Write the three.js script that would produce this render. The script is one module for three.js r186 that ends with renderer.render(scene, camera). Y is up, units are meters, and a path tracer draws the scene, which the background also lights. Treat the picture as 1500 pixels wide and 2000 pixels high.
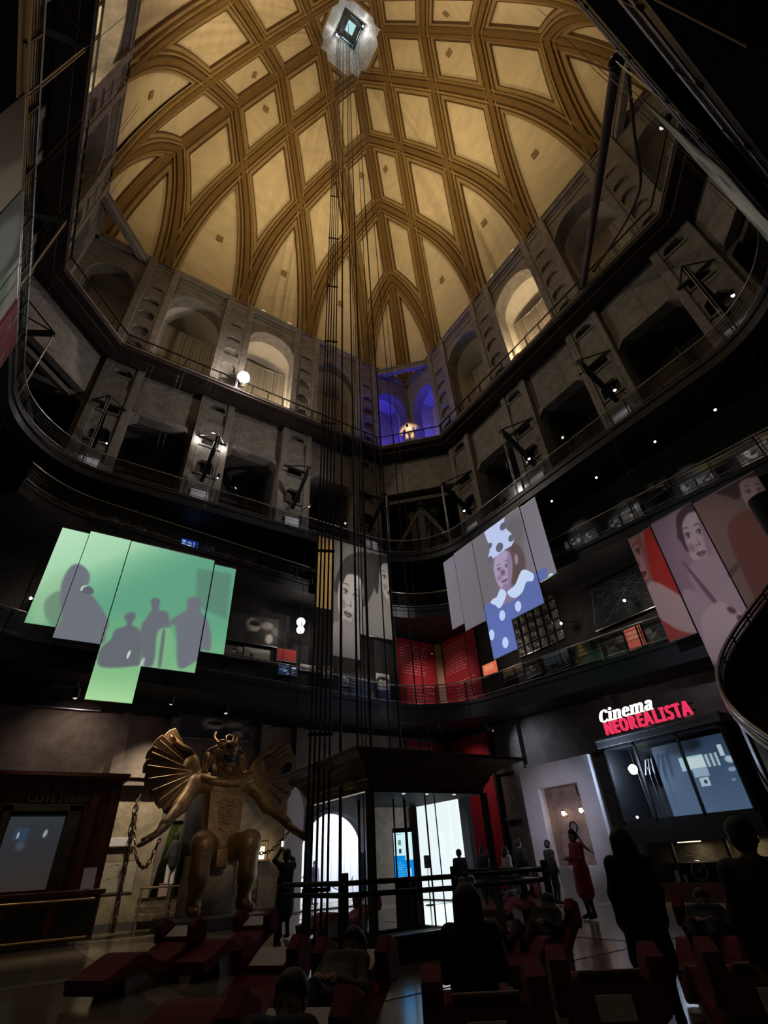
import * as THREE from 'three';
import { mergeGeometries, mergeVertices, toCreasedNormals } from 'three/addons/utils/BufferGeometryUtils.js';
import { RoundedBoxGeometry } from 'three/addons/geometries/RoundedBoxGeometry.js';
import { TextGeometry } from 'three/addons/geometries/TextGeometry.js';
import { FontLoader } from 'three/addons/loaders/FontLoader.js';
import { MarchingCubes } from 'three/addons/objects/MarchingCubes.js';
import { ImprovedNoise } from 'three/addons/math/ImprovedNoise.js';
import { RectAreaLightUniformsLib } from 'three/addons/lights/RectAreaLightUniformsLib.js';

// ------------------------------------------------------------------ camera, renderer, large lights
RectAreaLightUniformsLib.init();
const scene = new THREE.Scene();
scene.background = new THREE.Color(0x000000);
const camera = new THREE.PerspectiveCamera(92.82, 0.75, 0.05, 400);
camera.position.set(-7.53, 1.6, 11.82);
camera.quaternion.setFromRotationMatrix(new THREE.Matrix4().set(
  0.84187289, -0.28104423, -0.46072137, 0,
  -0.05044599, 0.80898143, -0.58566564, 0,
  0.53731299, 0.51629757, 0.66688198, 0,
  0, 0, 0, 1));
scene.add(camera);
const renderer = new THREE.WebGLRenderer({ antialias: true });
renderer.toneMapping = THREE.LinearToneMapping;
renderer.toneMappingExposure = 1.0;
renderer.shadowMap.enabled = true;

const V = (x, y, z) => new THREE.Vector3(x, y, z);
const PI = Math.PI;
// flood lights standing on the cornice at the foot of the dome, two on each side, aimed up and across the hall
const FLOODS = [];
const FLOOD = { color: new THREE.Color().setRGB(1, 0.77, 0.46), cd: 450 };
for (let k = 0; k < 4; k++) for (const u of [-1.3, 1.3]) {
  const turn = (x, z) => { for (let i = 0; i < k; i++) [x, z] = [-z, x]; return [x, z]; };
  const [x, z] = turn(u, -14.9), [tx, tz] = turn(u * 0.8, 5.5);
  const l = new THREE.SpotLight(FLOOD.color, FLOOD.cd, 0, 0.86, 0.75, 2);
  l.position.set(x, 44.35, z); l.target.position.set(tx, 60.5, tz); l.castShadow = true; l.shadow.radius = 8; scene.add(l, l.target); FLOODS.push({ x, z, k, u });
}

// ------------------------------------------------------------------ helpers
const noise = new ImprovedNoise();
let rs = 12345;
const rnd = (a = 0, b = 1) => { rs = (rs * 1664525 + 1013904223) >>> 0; return a + (b - a) * rs / 4294967296; };
const taken = new Map();
function numbered(n) { const c = taken.get(n) || 0; taken.set(n, c + 1); return c ? n + '_' + String(c).padStart(3, '0') : n; }
function tag(o, label, category, group, kind) {
  o.userData = { ...o.userData }; if (label) o.userData.label = label; if (category) o.userData.category = category;
  if (group) o.userData.group = group; if (kind) o.userData.kind = kind; return o;
}
function thing(name, label, category, pos = [0, 0, 0], turn = 0, group) {
  const o = new THREE.Group(); o.name = numbered(name); o.position.set(...pos); o.rotation.y = turn; scene.add(o);
  return tag(o, label, category, group);
}
function struct(name, label) { const o = new THREE.Group(); o.name = numbered(name); scene.add(o); return tag(o, label, null, null, 'structure'); }
function boxUV(g) {   // uv in metres from the dominant face direction
  if (g.index) g = g.toNonIndexed();
  const p = g.attributes.position, n = p.count, uv = new Float32Array(n * 2), a = V(), b = V(), c = V();
  for (let i = 0; i < n; i += 3) {
    a.fromBufferAttribute(p, i); b.fromBufferAttribute(p, i + 1); c.fromBufferAttribute(p, i + 2);
    const m = b.clone().sub(a).cross(c.clone().sub(a)), x = Math.abs(m.x), y = Math.abs(m.y), z = Math.abs(m.z);
    [a, b, c].forEach((q, k) => { const [s, t] = y >= x && y >= z ? [q.x, q.z] : x >= z ? [q.z, q.y] : [q.x, q.y]; uv[2 * (i + k)] = s; uv[2 * (i + k) + 1] = t; });
  }
  g.setAttribute('uv', new THREE.BufferAttribute(uv, 2)); return g;
}
const clean = (g) => { g = g.index ? g.toNonIndexed() : g; for (const k of Object.keys(g.attributes)) if (!['position', 'normal', 'uv'].includes(k)) g.deleteAttribute(k); if (!g.attributes.normal) g.computeVertexNormals(); if (!g.attributes.uv) boxUV(g); return g; };
const join = (...gs) => { gs = gs.flat(); return gs.length === 1 ? gs[0] : mergeGeometries(gs.map(clean)); };

function obj(name, g, m, parent, label) {
  if (Array.isArray(g)) { g = g.flat(); let first = null; for (const q of g) { const piece = obj(name, q, m, parent, label); first = first || piece; } return first; }
  if (!g.userData.uvDone && !g.userData.keepUV) { g = boxUV(g); g.userData.uvDone = true; }
  const o = new THREE.Mesh(g, m); o.name = parent ? name : numbered(name); o.castShadow = o.receiveShadow = true; (parent || scene).add(o);
  if (label) o.userData.label = label; return o;
}
const box = (w, h, d, x = 0, y = 0, z = 0) => new THREE.BoxGeometry(w, h, d).translate(x, y, z);
const span = (x0, x1, y0, y1, z0, z1) => box(Math.abs(x1 - x0), Math.abs(y1 - y0), Math.abs(z1 - z0), (x0 + x1) / 2, (y0 + y1) / 2, (z0 + z1) / 2);
const rbox = (w, h, d, r, x = 0, y = 0, z = 0, s = 2) => new RoundedBoxGeometry(w, h, d, s, Math.min(r, w / 2.01, h / 2.01, d / 2.01)).translate(x, y, z);
function rod(a, b, r, n = 8, r2) {   // cylinder from point to point
  a = a.isVector3 ? a : V(...a); b = b.isVector3 ? b : V(...b); const d = b.clone().sub(a), L = d.length();
  const g = new THREE.CylinderGeometry(r2 === undefined ? r : r2, r, L, n).translate(0, L / 2, 0);
  return g.applyQuaternion(new THREE.Quaternion().setFromUnitVectors(V(0, 1, 0), d.normalize())).translate(a.x, a.y, a.z);
}
function bar(a, b, w, h) {   // rectangular bar from point to point
  a = V(...a); b = V(...b); const d = b.clone().sub(a), L = d.length(), m = new THREE.Matrix4().lookAt(b, a, V(0, 1, 0));
  return new THREE.BoxGeometry(w, h, L).applyMatrix4(m).translate((a.x + b.x) / 2, (a.y + b.y) / 2, (a.z + b.z) / 2);
}
const tube = (pts, r, seg = 32, n = 6, closed = false) => new THREE.TubeGeometry(new THREE.CatmullRomCurve3(pts.map((p) => (p.isVector3 ? p : V(...p))), closed), seg, r, n, closed);
const shapeOf = (pts) => new THREE.Shape(pts.map((p) => new THREE.Vector2(p[0], p[1])));
const extrude = (s, d, bevel = 0, seg = 12) => new THREE.ExtrudeGeometry(s, { depth: d, bevelEnabled: bevel > 0, bevelSize: bevel, bevelThickness: bevel, bevelSegments: 2, curveSegments: seg });
const lathe = (pts, n = 20) => new THREE.LatheGeometry(pts.map((p) => new THREE.Vector2(p[0], p[1])), n);
const ball = (r, x, y, z, sx = 1, sy = 1, sz = 1, n = 14) => new THREE.SphereGeometry(r, n, Math.ceil(n * 0.7)).scale(sx, sy, sz).translate(x, y, z);

// ------------------------------------------------------------------ textures and materials
function noiseTex(n, f, repeat) {   // f(u, v) -> [r, g, b] in 0..255, sRGB
  const d = new Uint8Array(n * n * 4);
  for (let j = 0; j < n; j++) for (let i = 0; i < n; i++) { const c = f(i / n, j / n); const k = 4 * (j * n + i); d[k] = c[0]; d[k + 1] = c[1]; d[k + 2] = c[2]; d[k + 3] = 255; }
  const t = new THREE.DataTexture(d, n, n); t.wrapS = t.wrapT = THREE.RepeatWrapping; t.magFilter = THREE.LinearFilter; t.minFilter = THREE.LinearMipmapLinearFilter; t.generateMipmaps = true;
  t.repeat.set(repeat, repeat); t.colorSpace = THREE.SRGBColorSpace; t.needsUpdate = true; return t;
}
const per = (u, v, s, z) => { const a = 2 * PI * u, b = 2 * PI * v, R = s / (2 * PI); return noise.noise(Math.cos(a) * R + 7.3, Math.sin(a) * R + Math.cos(b) * R * 1.3, Math.sin(b) * R * 1.3 + z); };
const mott = (u, v, z) => 0.5 * per(u, v, 9, z) + 0.3 * per(u, v, 26, z + 3) + 0.2 * per(u, v, 70, z + 9);
const tPlaster = noiseTex(256, (u, v) => { const k = 232 + 26 * mott(u, v, 1); return [k, k, k]; }, 0.09);
const tStone = noiseTex(256, (u, v) => { const k = 208 + 70 * mott(u, v, 5) + 10 * per(u, v, 120, 2); return [k, k * 0.985, k * 0.96]; }, 0.22);
const tGrime = noiseTex(256, (u, v) => { const k = 200 + 90 * mott(u, v, 8); return [k, k, k]; }, 0.35);
const tMarble = noiseTex(512, (u, v) => { const w = Math.abs(per(u, v, 14, 4) + 0.5 * per(u, v, 40, 6)); const k = 190 + 45 * mott(u, v, 2) - 50 * Math.max(0, 0.10 - w) * 10; return [k, k * 0.97, k * 0.92]; }, 0.25);
const tFabric = noiseTex(128, (u, v) => { const k = 215 + 30 * Math.sin(u * PI * 64) * Math.sin(v * PI * 64) + 14 * per(u, v, 40, 1); return [k, k, k]; }, 3);
const tBronze = noiseTex(256, (u, v) => { const m = mott(u, v, 11); const k = 205 + 80 * m; return [k, k * (0.97 + 0.08 * m), k * (0.9 - 0.2 * m)]; }, 0.6);
const mats = {};
const L3 = (r, g, b) => new THREE.Color().setRGB(r, g, b);
function mat(key, color, o = {}) {
  if (mats[key]) return mats[key];
  const { phys, ...rest } = o; const M = new (phys ? THREE.MeshPhysicalMaterial : THREE.MeshStandardMaterial)({ color, roughness: 0.8, ...rest });
  M.name = key; return (mats[key] = M);
}
mat('panel', L3(0.72, 0.60, 0.37), { map: tPlaster, roughness: 0.9 });
mat('panelFrame', L3(0.34, 0.23, 0.085), { map: tPlaster, roughness: 0.9 });
mat('ribBrown', L3(0.19, 0.105, 0.022), { map: tPlaster, roughness: 0.85 });
mat('ribLight', L3(0.33, 0.21, 0.065), { map: tPlaster, roughness: 0.85 });
mat('ribLine', L3(0.085, 0.042, 0.01), { roughness: 0.9 });  // dark painted moulding lines, with groove and edge shade put into the colour
mat('vent', L3(0.22, 0.15, 0.06), { roughness: 0.9 });
mat('grey', L3(0.34, 0.315, 0.29), { map: tStone, roughness: 0.9 });
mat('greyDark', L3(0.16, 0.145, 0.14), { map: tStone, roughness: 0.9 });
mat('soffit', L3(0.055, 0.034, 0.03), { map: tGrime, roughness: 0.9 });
mat('apse', L3(0.72, 0.66, 0.55), { map: tPlaster, roughness: 0.9 });
mat('curtain', L3(0.50, 0.44, 0.36), { map: tFabric, roughness: 0.95 });
mat('black', L3(0.012, 0.012, 0.014), { roughness: 0.6 });
mat('blackSteel', L3(0.02, 0.02, 0.022), { roughness: 0.35, metalness: 0.6 });
mat('steel', L3(0.45, 0.45, 0.47), { roughness: 0.3, metalness: 0.9 });
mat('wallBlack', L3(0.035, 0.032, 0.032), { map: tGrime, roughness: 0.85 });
mat('beige', L3(0.47, 0.40, 0.29), { map: tStone, roughness: 0.85 });
mat('stoneBrown', L3(0.24, 0.195, 0.175), { map: tStone, roughness: 0.85 });
mat('floor', L3(0.36, 0.31, 0.24), { map: tMarble, roughness: 0.16 });
mat('floorPale', L3(0.66, 0.62, 0.54), { map: tMarble, roughness: 0.14 });
mat('white', L3(0.8, 0.79, 0.78), { roughness: 0.7 });
mat('whiteFrame', L3(0.70, 0.66, 0.74), { map: tPlaster, roughness: 0.6 });
mat('paper', L3(0.7, 0.68, 0.70), { roughness: 0.9 });
mat('redFab', L3(0.22, 0.01, 0.02), { map: tFabric, roughness: 0.85 });
mat('wood', L3(0.16, 0.05, 0.03), { map: tGrime, roughness: 0.45 });
mat('oak', L3(0.34, 0.24, 0.14), { map: tGrime, roughness: 0.6 });
mat('bronze', L3(0.27, 0.17, 0.085), { map: tBronze, roughness: 0.5, metalness: 0.45 });
mat('brass', L3(0.75, 0.55, 0.28), { roughness: 0.3, metalness: 0.9 });
mat('glassTint', L3(0.45, 0.48, 0.55), { phys: true, transmission: 1, thickness: 0, roughness: 0.08, ior: 1.5 });
mat('glass', L3(0.92, 0.95, 0.97), { phys: true, transmission: 1, thickness: 0, roughness: 0.03, ior: 1.5 });
const glow = (key, r, g, b, k = 1) => mat(key, L3(0, 0, 0), { emissive: L3(r, g, b), emissiveIntensity: k, roughness: 0.6 });
function canvasTex(w, h, draw) {
  const c = document.createElement('canvas'); c.width = w; c.height = h; const x = c.getContext('2d'); draw(x, w, h);
  const t = new THREE.CanvasTexture(c); t.colorSpace = THREE.SRGBColorSpace; t.magFilter = THREE.LinearFilter; return t;
}
const printed = (key, tex, o = {}) => mat(key, L3(1, 1, 1), { map: tex, roughness: 0.75, ...o });
const screenMat = (key, tex, k) => mat(key, L3(0.02, 0.02, 0.02), { emissive: L3(1, 1, 1), emissiveMap: tex, emissiveIntensity: k, roughness: 0.7 });
function point(x, y, z, color, cd, r = 3, parent = scene) { const l = new THREE.PointLight(color, cd, 0, 2); l.position.set(x, y, z); l.castShadow = true; l.shadow.radius = r; parent.add(l); return l; }
function spot(p, t, color, cd, angle, pen = 0.6, r = 4) {
  const l = new THREE.SpotLight(color, cd, 0, angle, pen, 2); l.position.set(...p); l.target.position.set(...t); l.castShadow = true; l.shadow.radius = r; scene.add(l, l.target); return l;
}

// ------------------------------------------------------------------ the dome: a four-sided vault with a lattice of ribs
const W = 15.18, A0 = 2.85, Y0 = 43.6;
const prof = new THREE.CatmullRomCurve3([[15.3, 40], [15.18, 43.6], [14.75, 49.3], [13.75, 55.4], [12.1, 60.9], [9.0, 68.9], [5.7, 76.1], [2.7, 82.3], [1.6, 84.5]].map((p) => V(p[0], p[1], 0)), false, 'centripetal');
const PT = prof.getPoints(900);
function hv(v) {   // height of the vault at distance v from the middle, and slope
  let lo = 0, hi = PT.length - 1; while (hi - lo > 1) { const m = (lo + hi) >> 1; if (PT[m].x > v) lo = m; else hi = m; }
  const a = PT[lo], b = PT[hi], t = (v - a.x) / (b.x - a.x || 1e-9); return [a.y + (b.y - a.y) * t, (b.y - a.y) / (b.x - a.x || -1e-6)];
}
function vault(u, v, off = 0) { const [y, s] = hv(v), n = Math.hypot(1, s); const k = v + off * s / n; return V(u, y - off / n, -k); }
const vc = (c1, c2, off) => vault((c1 - c2) / 2, (c1 + c2) / 2, off);
const CS = [0, 5.28, 11.88, 18.48, 25.08, 30.6];
const clipHalf = (poly, a, b, d) => {   // keep a*c1 + b*c2 <= d
  const out = []; for (let i = 0; i < poly.length; i++) { const p = poly[i], q = poly[(i + 1) % poly.length], f = a * p[0] + b * p[1] - d, g = a * q[0] + b * q[1] - d;
    if (f <= 0) out.push(p); if ((f < 0 && g > 0) || (f > 0 && g < 0)) { const t = f / (f - g); out.push([p[0] + (q[0] - p[0]) * t, p[1] + (q[1] - p[1]) * t]); } }
  return out;
};
const cell = (i, j, e, eb) => { let p = [[CS[i] + e, CS[j] + e], [CS[i + 1] - e, CS[j] + e], [CS[i + 1] - e, CS[j + 1] - e], [CS[i] + e, CS[j + 1] - e]]; p = clipHalf(p, 1, 1, 2 * (W - eb)); return p.length > 2 ? clipHalf(p, -1, -1, -2 * (A0 + e * 0.6)) : p; };
const RB = 0.545, FR = 1.0;   // half width of a rib, and of the rib with its flat border
function patch(poly, off) {   // fan, then split, then lift onto the vault
  const pos = []; const c = poly.reduce((s, p) => [s[0] + p[0] / poly.length, s[1] + p[1] / poly.length], [0, 0]);
  const rec = (a, b, d, k) => { if (!k) { for (const p of [a, b, d]) { const q = vc(p[0], p[1], off); pos.push(q.x, q.y, q.z); } return; }
    const m = (p, q) => [(p[0] + q[0]) / 2, (p[1] + q[1]) / 2], x = m(a, b), y = m(b, d), z = m(d, a); rec(a, x, z, k - 1); rec(x, b, y, k - 1); rec(z, y, d, k - 1); rec(x, y, z, k - 1); };
  poly.forEach((p, i) => rec(c, p, poly[(i + 1) % poly.length], 3));
  let g = new THREE.BufferGeometry(); g.setAttribute('position', new THREE.Float32BufferAttribute(pos, 3)); g = mergeVertices(g, 1e-4); g.computeVertexNormals(); return g;
}
function ringStrip(o, n, offO, offI) {   // flat border between two matching outlines, with its inner edge dropping to the panel
  const pos = [], quad = (a, b, c, d) => { for (const p of [a, b, c, a, c, d]) pos.push(p.x, p.y, p.z); };
  for (let i = 0; i < o.length; i++) { const a = o[i], b = o[(i + 1) % o.length], c = n[(i + 1) % n.length], d = n[i], K = 10;
    const L = (p, q, t) => [p[0] + (q[0] - p[0]) * t, p[1] + (q[1] - p[1]) * t];
    for (let k = 0; k < K; k++) { const s = k / K, t = (k + 1) / K, A = L(a, b, s), B = L(a, b, t), C = L(d, c, t), D = L(d, c, s);
      if (offI === null) quad(vc(...A, offO), vc(...B, offO), vc(...C, offO), vc(...D, offO)); else { quad(vc(...A, offO), vc(...B, offO), vc(...C, offO), vc(...D, offO)); quad(vc(...D, offO), vc(...C, offO), vc(...C, offI), vc(...D, offI)); } } }
  const g = new THREE.BufferGeometry(); g.setAttribute('position', new THREE.Float32BufferAttribute(pos, 3)); g.computeVertexNormals(); return g;
}
function ribSweep(line, prof) {   // line(t) -> [c1, c2]; prof: [across, out] pairs
  const K = 30, pos = [], rings = [];
  for (let k = 0; k <= K; k++) { const t = k / K, c = line(t), p = vc(...c, 0), q = vc(...line(Math.min(1, t + 0.004)), 0), r = vc(...line(Math.max(0, t - 0.004)), 0);
    const T = q.sub(r).normalize(), n0 = vc(...c, 1).sub(p), B = T.clone().cross(n0).normalize(), N = B.clone().cross(T).normalize(); rings.push(prof.map(([s, h]) => p.clone().addScaledVector(B, s).addScaledVector(N, h))); }
  for (let k = 0; k < K; k++) for (let i = 0; i + 1 < prof.length; i++) { const a = rings[k][i], b = rings[k][i + 1], c = rings[k + 1][i + 1], d = rings[k + 1][i]; for (const p of [a, b, c, a, c, d]) pos.push(p.x, p.y, p.z); }
  const g = new THREE.BufferGeometry(); g.setAttribute('position', new THREE.Float32BufferAttribute(pos, 3)); return toCreasedNormals(g, 0.5);
}
const dome = struct('ceiling', 'cream and ochre four-sided dome with a lattice of moulded ribs rising to a small square oculus');
{
  const geos = { panel: [], frame: [], edge: [], line: [], rib: [], bead: [], vent: [] };
  for (let i = 0; i < 5; i++) for (let j = 0; j < 5; j++) {
    const full = cell(i, j, 0.15, 0.02); if (full.length < 3) continue;
    let o = cell(i, j, RB, 0.0), n = cell(i, j, FR, 0.0);
    fit: for (const e of [RB, 0.56, 0.6, 0.62, 0.65]) for (const q of [FR, 1.04, 1.08, 1.12, 1.18, 0.96, 0.92]) { const p = cell(i, j, e, 0.0), r = cell(i, j, q, 0.0); if (p.length === r.length && r.length > 2) { o = p; n = r; break fit; } }
    if (n.length > 2) geos.panel.push(patch(cell(i, j, FR - 0.25, 0.0), -0.05));
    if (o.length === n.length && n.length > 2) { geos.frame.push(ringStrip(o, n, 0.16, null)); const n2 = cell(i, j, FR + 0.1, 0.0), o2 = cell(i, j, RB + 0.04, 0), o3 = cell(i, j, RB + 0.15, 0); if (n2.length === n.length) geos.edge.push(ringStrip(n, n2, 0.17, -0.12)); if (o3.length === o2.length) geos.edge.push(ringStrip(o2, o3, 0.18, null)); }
    else if (o.length > 2) geos.frame.push(patch(o, 0.15));
    const base = full.some((p) => p[0] + p[1] > 2 * W - 0.2);
    let vcx = null;
    if (base && i > 0 && j > 0 && n.length > 2) vcx = [CS[i] + 2.6, CS[j] + 2.6]; else if ((i === 2 && j === 0) || (i === 0 && j === 2)) vcx = [(CS[i] * 0.6 + CS[i + 1] * 0.4), (CS[j] * 0.6 + CS[j + 1] * 0.4)];
    if (vcx) { const e = 0.3, u = (vcx[0] - vcx[1]) / 2, v = (vcx[0] + vcx[1]) / 2, [, s] = hv(v), dv = 0.42 / Math.hypot(1, s);
      const q = [[u - e, v - dv], [u + e, v - dv], [u + e, v + dv], [u - e, v + dv]].map((p) => [p[0] + p[1], p[1] - p[0]]); geos.vent.push(patch(q, 0.03)); }
  }
  const core = [[-RB, 0.0], [-RB, 0.26], [-0.42, 0.30], [-0.35, 0.22], [-0.25, 0.22], [-0.22, 0.40], [0.22, 0.40], [0.25, 0.22], [0.35, 0.22], [0.42, 0.30], [RB, 0.26], [RB, 0.0]];
  const beadL = [[-0.55, 0.10], [-0.55, 0.33], [-0.42, 0.36], [-0.40, 0.2]], beadR = beadL.map(([a, b]) => [-a, b]).reverse();
  const lines = [];
  for (let i = 1; i < 5; i++) { const c = CS[i], c2top = Math.max(0, 2 * A0 - c + 0.2); lines.push((t) => [c, (2 * W - c) * (1 - t) + c2top * t]); lines.push((t) => [(2 * W - c) * (1 - t) + c2top * t, c]); }
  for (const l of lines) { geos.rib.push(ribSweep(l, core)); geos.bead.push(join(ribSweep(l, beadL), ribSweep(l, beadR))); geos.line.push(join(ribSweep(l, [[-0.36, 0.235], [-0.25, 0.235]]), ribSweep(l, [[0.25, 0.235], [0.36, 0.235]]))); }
  const groin = ribSweep((t) => [2 * W * (1 - t) + (2 * A0 + 0.1) * t, 0.001], [[-0.85, -0.5], [-0.85, 0.24], [-0.6, 0.3], [-0.5, 0.22], [-0.36, 0.24], [-0.3, 0.46], [0.3, 0.46], [0.36, 0.24], [0.5, 0.22], [0.6, 0.3], [0.85, 0.24], [0.85, -0.5]]);
  for (let k = 0; k < 4; k++) {
    const f = new THREE.Group(); f.name = 'vault_face'; f.rotation.y = -k * PI / 2; dome.add(f);
    geos.panel.forEach((g) => obj('panel', g, mats.panel, f)); geos.frame.forEach((g) => obj('panel_border', g, mats.panelFrame, f));
    geos.edge.forEach((g) => obj('border_shade_line', g, mats.ribLine, f)); geos.line.forEach((g) => obj('rib_groove', g, mats.ribLine, f)); geos.rib.forEach((g) => obj('rib', g, mats.ribBrown, f)); geos.bead.forEach((g) => obj('rib_bead', g, mats.ribLight, f)); geos.vent.forEach((g) => obj('vent', g, mats.vent, f));
    obj('corner_rib', groin, mats.ribBrown, f);
  }
  // oculus: pale lantern funnel with a dark glazed opening
  const yo = hv(A0)[0];
  const fun = []; const ringAt = (h, y) => [V(-h, y, -h), V(h, y, -h), V(h, y, h), V(-h, y, h)], quads = (a, b, K) => { const out = []; for (let i = 0; i < 4; i++) { const p = a[i], q = a[(i + 1) % 4], r = b[(i + 1) % 4], s = b[i];
    const pos = []; for (const v of [p, q, r, p, r, s]) pos.push(v.x, v.y, v.z); const g = new THREE.BufferGeometry(); g.setAttribute('position', new THREE.Float32BufferAttribute(pos, 3)); g.computeVertexNormals(); out.push(g); } return out; };
  const lantern = new THREE.Group(); lantern.name = 'oculus'; dome.add(lantern);
  quads(ringAt(A0 + 0.2, yo - 0.85), ringAt(1.45, yo + 4.6)).forEach((g) => obj('funnel_side', g, mat('funnel', L3(0.82, 0.82, 0.82), { map: tGrime, roughness: 0.5 }), lantern, 'wrinkled silvery lining of the oculus'));
  quads(ringAt(A0 + 0.55, yo - 1.0), ringAt(A0 + 0.18, yo - 0.88)).forEach((g) => obj('rim', g, mats.ribLight, lantern));
  quads(ringAt(1.45, yo + 4.6), ringAt(1.4, yo + 7.5)).forEach((g) => obj('shaft_side', g, mat('teal', L3(0.10, 0.26, 0.26), { map: tGrime, roughness: 0.35 }), lantern));
  obj('shaft_top', box(3, 0.1, 3, 0, yo + 7.6, 0), mats.greyDark, lantern);
  obj('shaft_beam', [box(0.5, 0.25, 2.8, -0.7, yo + 5.4, 0), box(2.8, 0.25, 0.4, 0, yo + 5.6, 0.8), box(0.16, 0.3, 2.9, 1.3, yo + 5.05, 0), box(2.9, 0.3, 0.16, 0, yo + 5.05, -1.3)], mats.blackSteel, lantern);
  const lo = new THREE.RectAreaLight(L3(0.85, 0.97, 1), 9, 1.6, 1.6); lo.position.set(0, yo + 7.4, 0); lo.lookAt(0, 0, 0); scene.add(lo);
  obj('skylight', box(1.6, 0.06, 1.6, 0, yo + 7.5, 0), glow('skyGlow', 0.35, 0.6, 0.6, 1.2), lantern);
  // two small lamps added inside the lantern to brighten its lining
  for (const k of [-1, 1]) { obj('added_lantern_lamp', new THREE.SphereGeometry(0.12, 10, 8).translate(k * 1.2, yo + 3.9, k * 1.2), glow('lanternGlow', 1, 0.97, 0.92, 3), lantern); point(k * 1.05, yo + 3.2, k * 1.05, L3(1, 0.97, 0.93), 4, 3); }
}

// ------------------------------------------------------------------ the four sides of the hall (built once facing the statue side, then turned)
const PX_ = [-9.9, -3.3, 3.3, 9.9], BAY = [-6.6, 0, 6.6];
const archPath = (cx, w, y0, ys, ya, flat) => { const h = new THREE.Path(); h.moveTo(cx - w / 2, y0); h.lineTo(cx + w / 2, y0); h.lineTo(cx + w / 2, ys); h.absellipse(cx, ys, w / 2, ya - ys, 0, PI, false); h.lineTo(cx - w / 2, y0); return h; };
const chamfered = (cx, w, y0, y1, c) => shapeOf([[cx - w / 2, y0], [cx + w / 2, y0], [cx + w / 2, y1 - c], [cx + w / 2 - c, y1], [cx - w / 2 + c, y1], [cx - w / 2, y1 - c]]);
const LED = 31.6;
const sideGeo = (() => {
  const G = {};
  // arcade wall with three tall arches and half-hidden corner arches
  const s = shapeOf([[-15.2, LED], [15.2, LED], [15.2, Y0], [-15.2, Y0]]);
  for (const b of BAY) s.holes.push(archPath(b, 4.3, LED + 0.3, 39.1, 41.4));
  for (const b of [-12.95, 12.95]) s.holes.push(archPath(b, 3.3, LED + 0.3, 38.9, 41.0));
  G.arcade = extrude(s, 1.0, 0, 20).translate(0, 0, -16.2);
  // arch mouldings
  G.archBand = BAY.map((b) => { const r = new THREE.Shape(archPath(b, 4.85, LED + 0.3, 39.1, 41.75).getPoints(18)); r.holes.push(archPath(b, 4.3, LED + 0.3, 39.1, 41.4)); return extrude(r, 0.14, 0, 18).translate(0, 0, -15.2); });
  G.panelOver = BAY.map((b) => join(span(b - 2.0, b + 2.0, 42.35, 42.5, -15.2, -15.08), span(b - 2.0, b + 2.0, 43.0, 43.15, -15.2, -15.08)));
  G.cornice = [span(-15.2, 15.2, 43.35, 43.75, -15.4, -14.95), span(-15.2, 15.2, 43.75, 43.9, -15.4, -14.85)];
  // pilaster of the arcade: two stiles with a ladder of notched blocks between
  const block = (w, h, ow, oh) => { const q = shapeOf([[-w / 2, 0], [w / 2, 0], [w / 2, h], [-w / 2, h]]); const c = 0.28; const p = new THREE.Path(); p.moveTo(-ow / 2, 0.15); p.lineTo(ow / 2, 0.15); p.lineTo(ow / 2, 0.15 + oh - c); p.lineTo(ow / 2 - c, 0.15 + oh); p.lineTo(-ow / 2 + c, 0.15 + oh); p.lineTo(-ow / 2, 0.15 + oh - c); p.lineTo(-ow / 2, 0.15); q.holes.push(p); return extrude(q, 0.3); };
  G.stile = (x, y0, y1, z) => rbox(0.52, y1 - y0, 0.46, 0.05, x, (y0 + y1) / 2, z);
  G.pilA = { stiles: [-1, 1].map((k) => rbox(0.52, Y0 - LED + 0.3, 0.46, 0.04, k * 0.99, (Y0 + LED + 0.3) / 2, -15.1)), blocks: [0, 1, 2, 3, 4].map((i) => block(1.46, 1.95, 1.12, [1.1, 1.0, 0.95, 0.55, 0.35][i]).translate(0, LED + 0.3 + i * 1.98, -15.24)), cap: box(1.46, 1.75, 0.2, 0, Y0 - 0.95, -15.15), slot: box(1.2, 0.1, 0.1, 0, Y0 - 0.8, -15.02) };
  G.pilB = { stiles: [-1, 1].map((k) => rbox(0.5, 31.2 - 21.0, 0.5, 0.04, k * 1.02, 26.1, -15.25)), blocks: [0, 1, 2].map((i) => block(1.54, 2.45, 1.2, [1.2, 1.15, 0.7][i]).translate(0, 21.2 + i * 2.6, -15.4)), top: box(1.54, 1.3, 0.2, 0, 29.35, -15.3), slot: block(1.54, 1.2, 1.24, 0.62).translate(0, 30.0, -15.4), back: box(1.7, 10.2, 0.1, 0, 26.1, -15.85) };
  // wall of the level below the ledge, with wide openings under chamfered lintels
  const b = shapeOf([[-16.0, 18.2], [16.0, 18.2], [16.0, 31.25], [-16.0, 31.25]]);
  for (const x of BAY) b.holes.push(new THREE.Path(chamfered(x, 4.0, 21.6, 27.35, 0.5).getPoints()));
  for (const x of PX_) b.holes.push(new THREE.Path(chamfered(x, 1.5, 21.2, 30.9, 0.1).getPoints()));
  for (const x of [-13.3, 13.3]) b.holes.push(new THREE.Path(chamfered(x, 3.6, 21.6, 27.35, 0.5).getPoints()));
  G.levelWall = extrude(b, 0.7).translate(0, 0, -16.2);
  G.lintel = BAY.map((x) => { const q = chamfered(x, 4.5, 21.6, 27.75, 0.6); q.holes.push(new THREE.Path(chamfered(x, 4.0, 21.7, 27.35, 0.5).getPoints())); return extrude(q, 0.16).translate(0, 0, -15.5); });
  G.openBack = BAY.map((x) => span(x - 2.6, x + 2.6, 20.8, 28, -18.6, -18.5));
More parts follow.
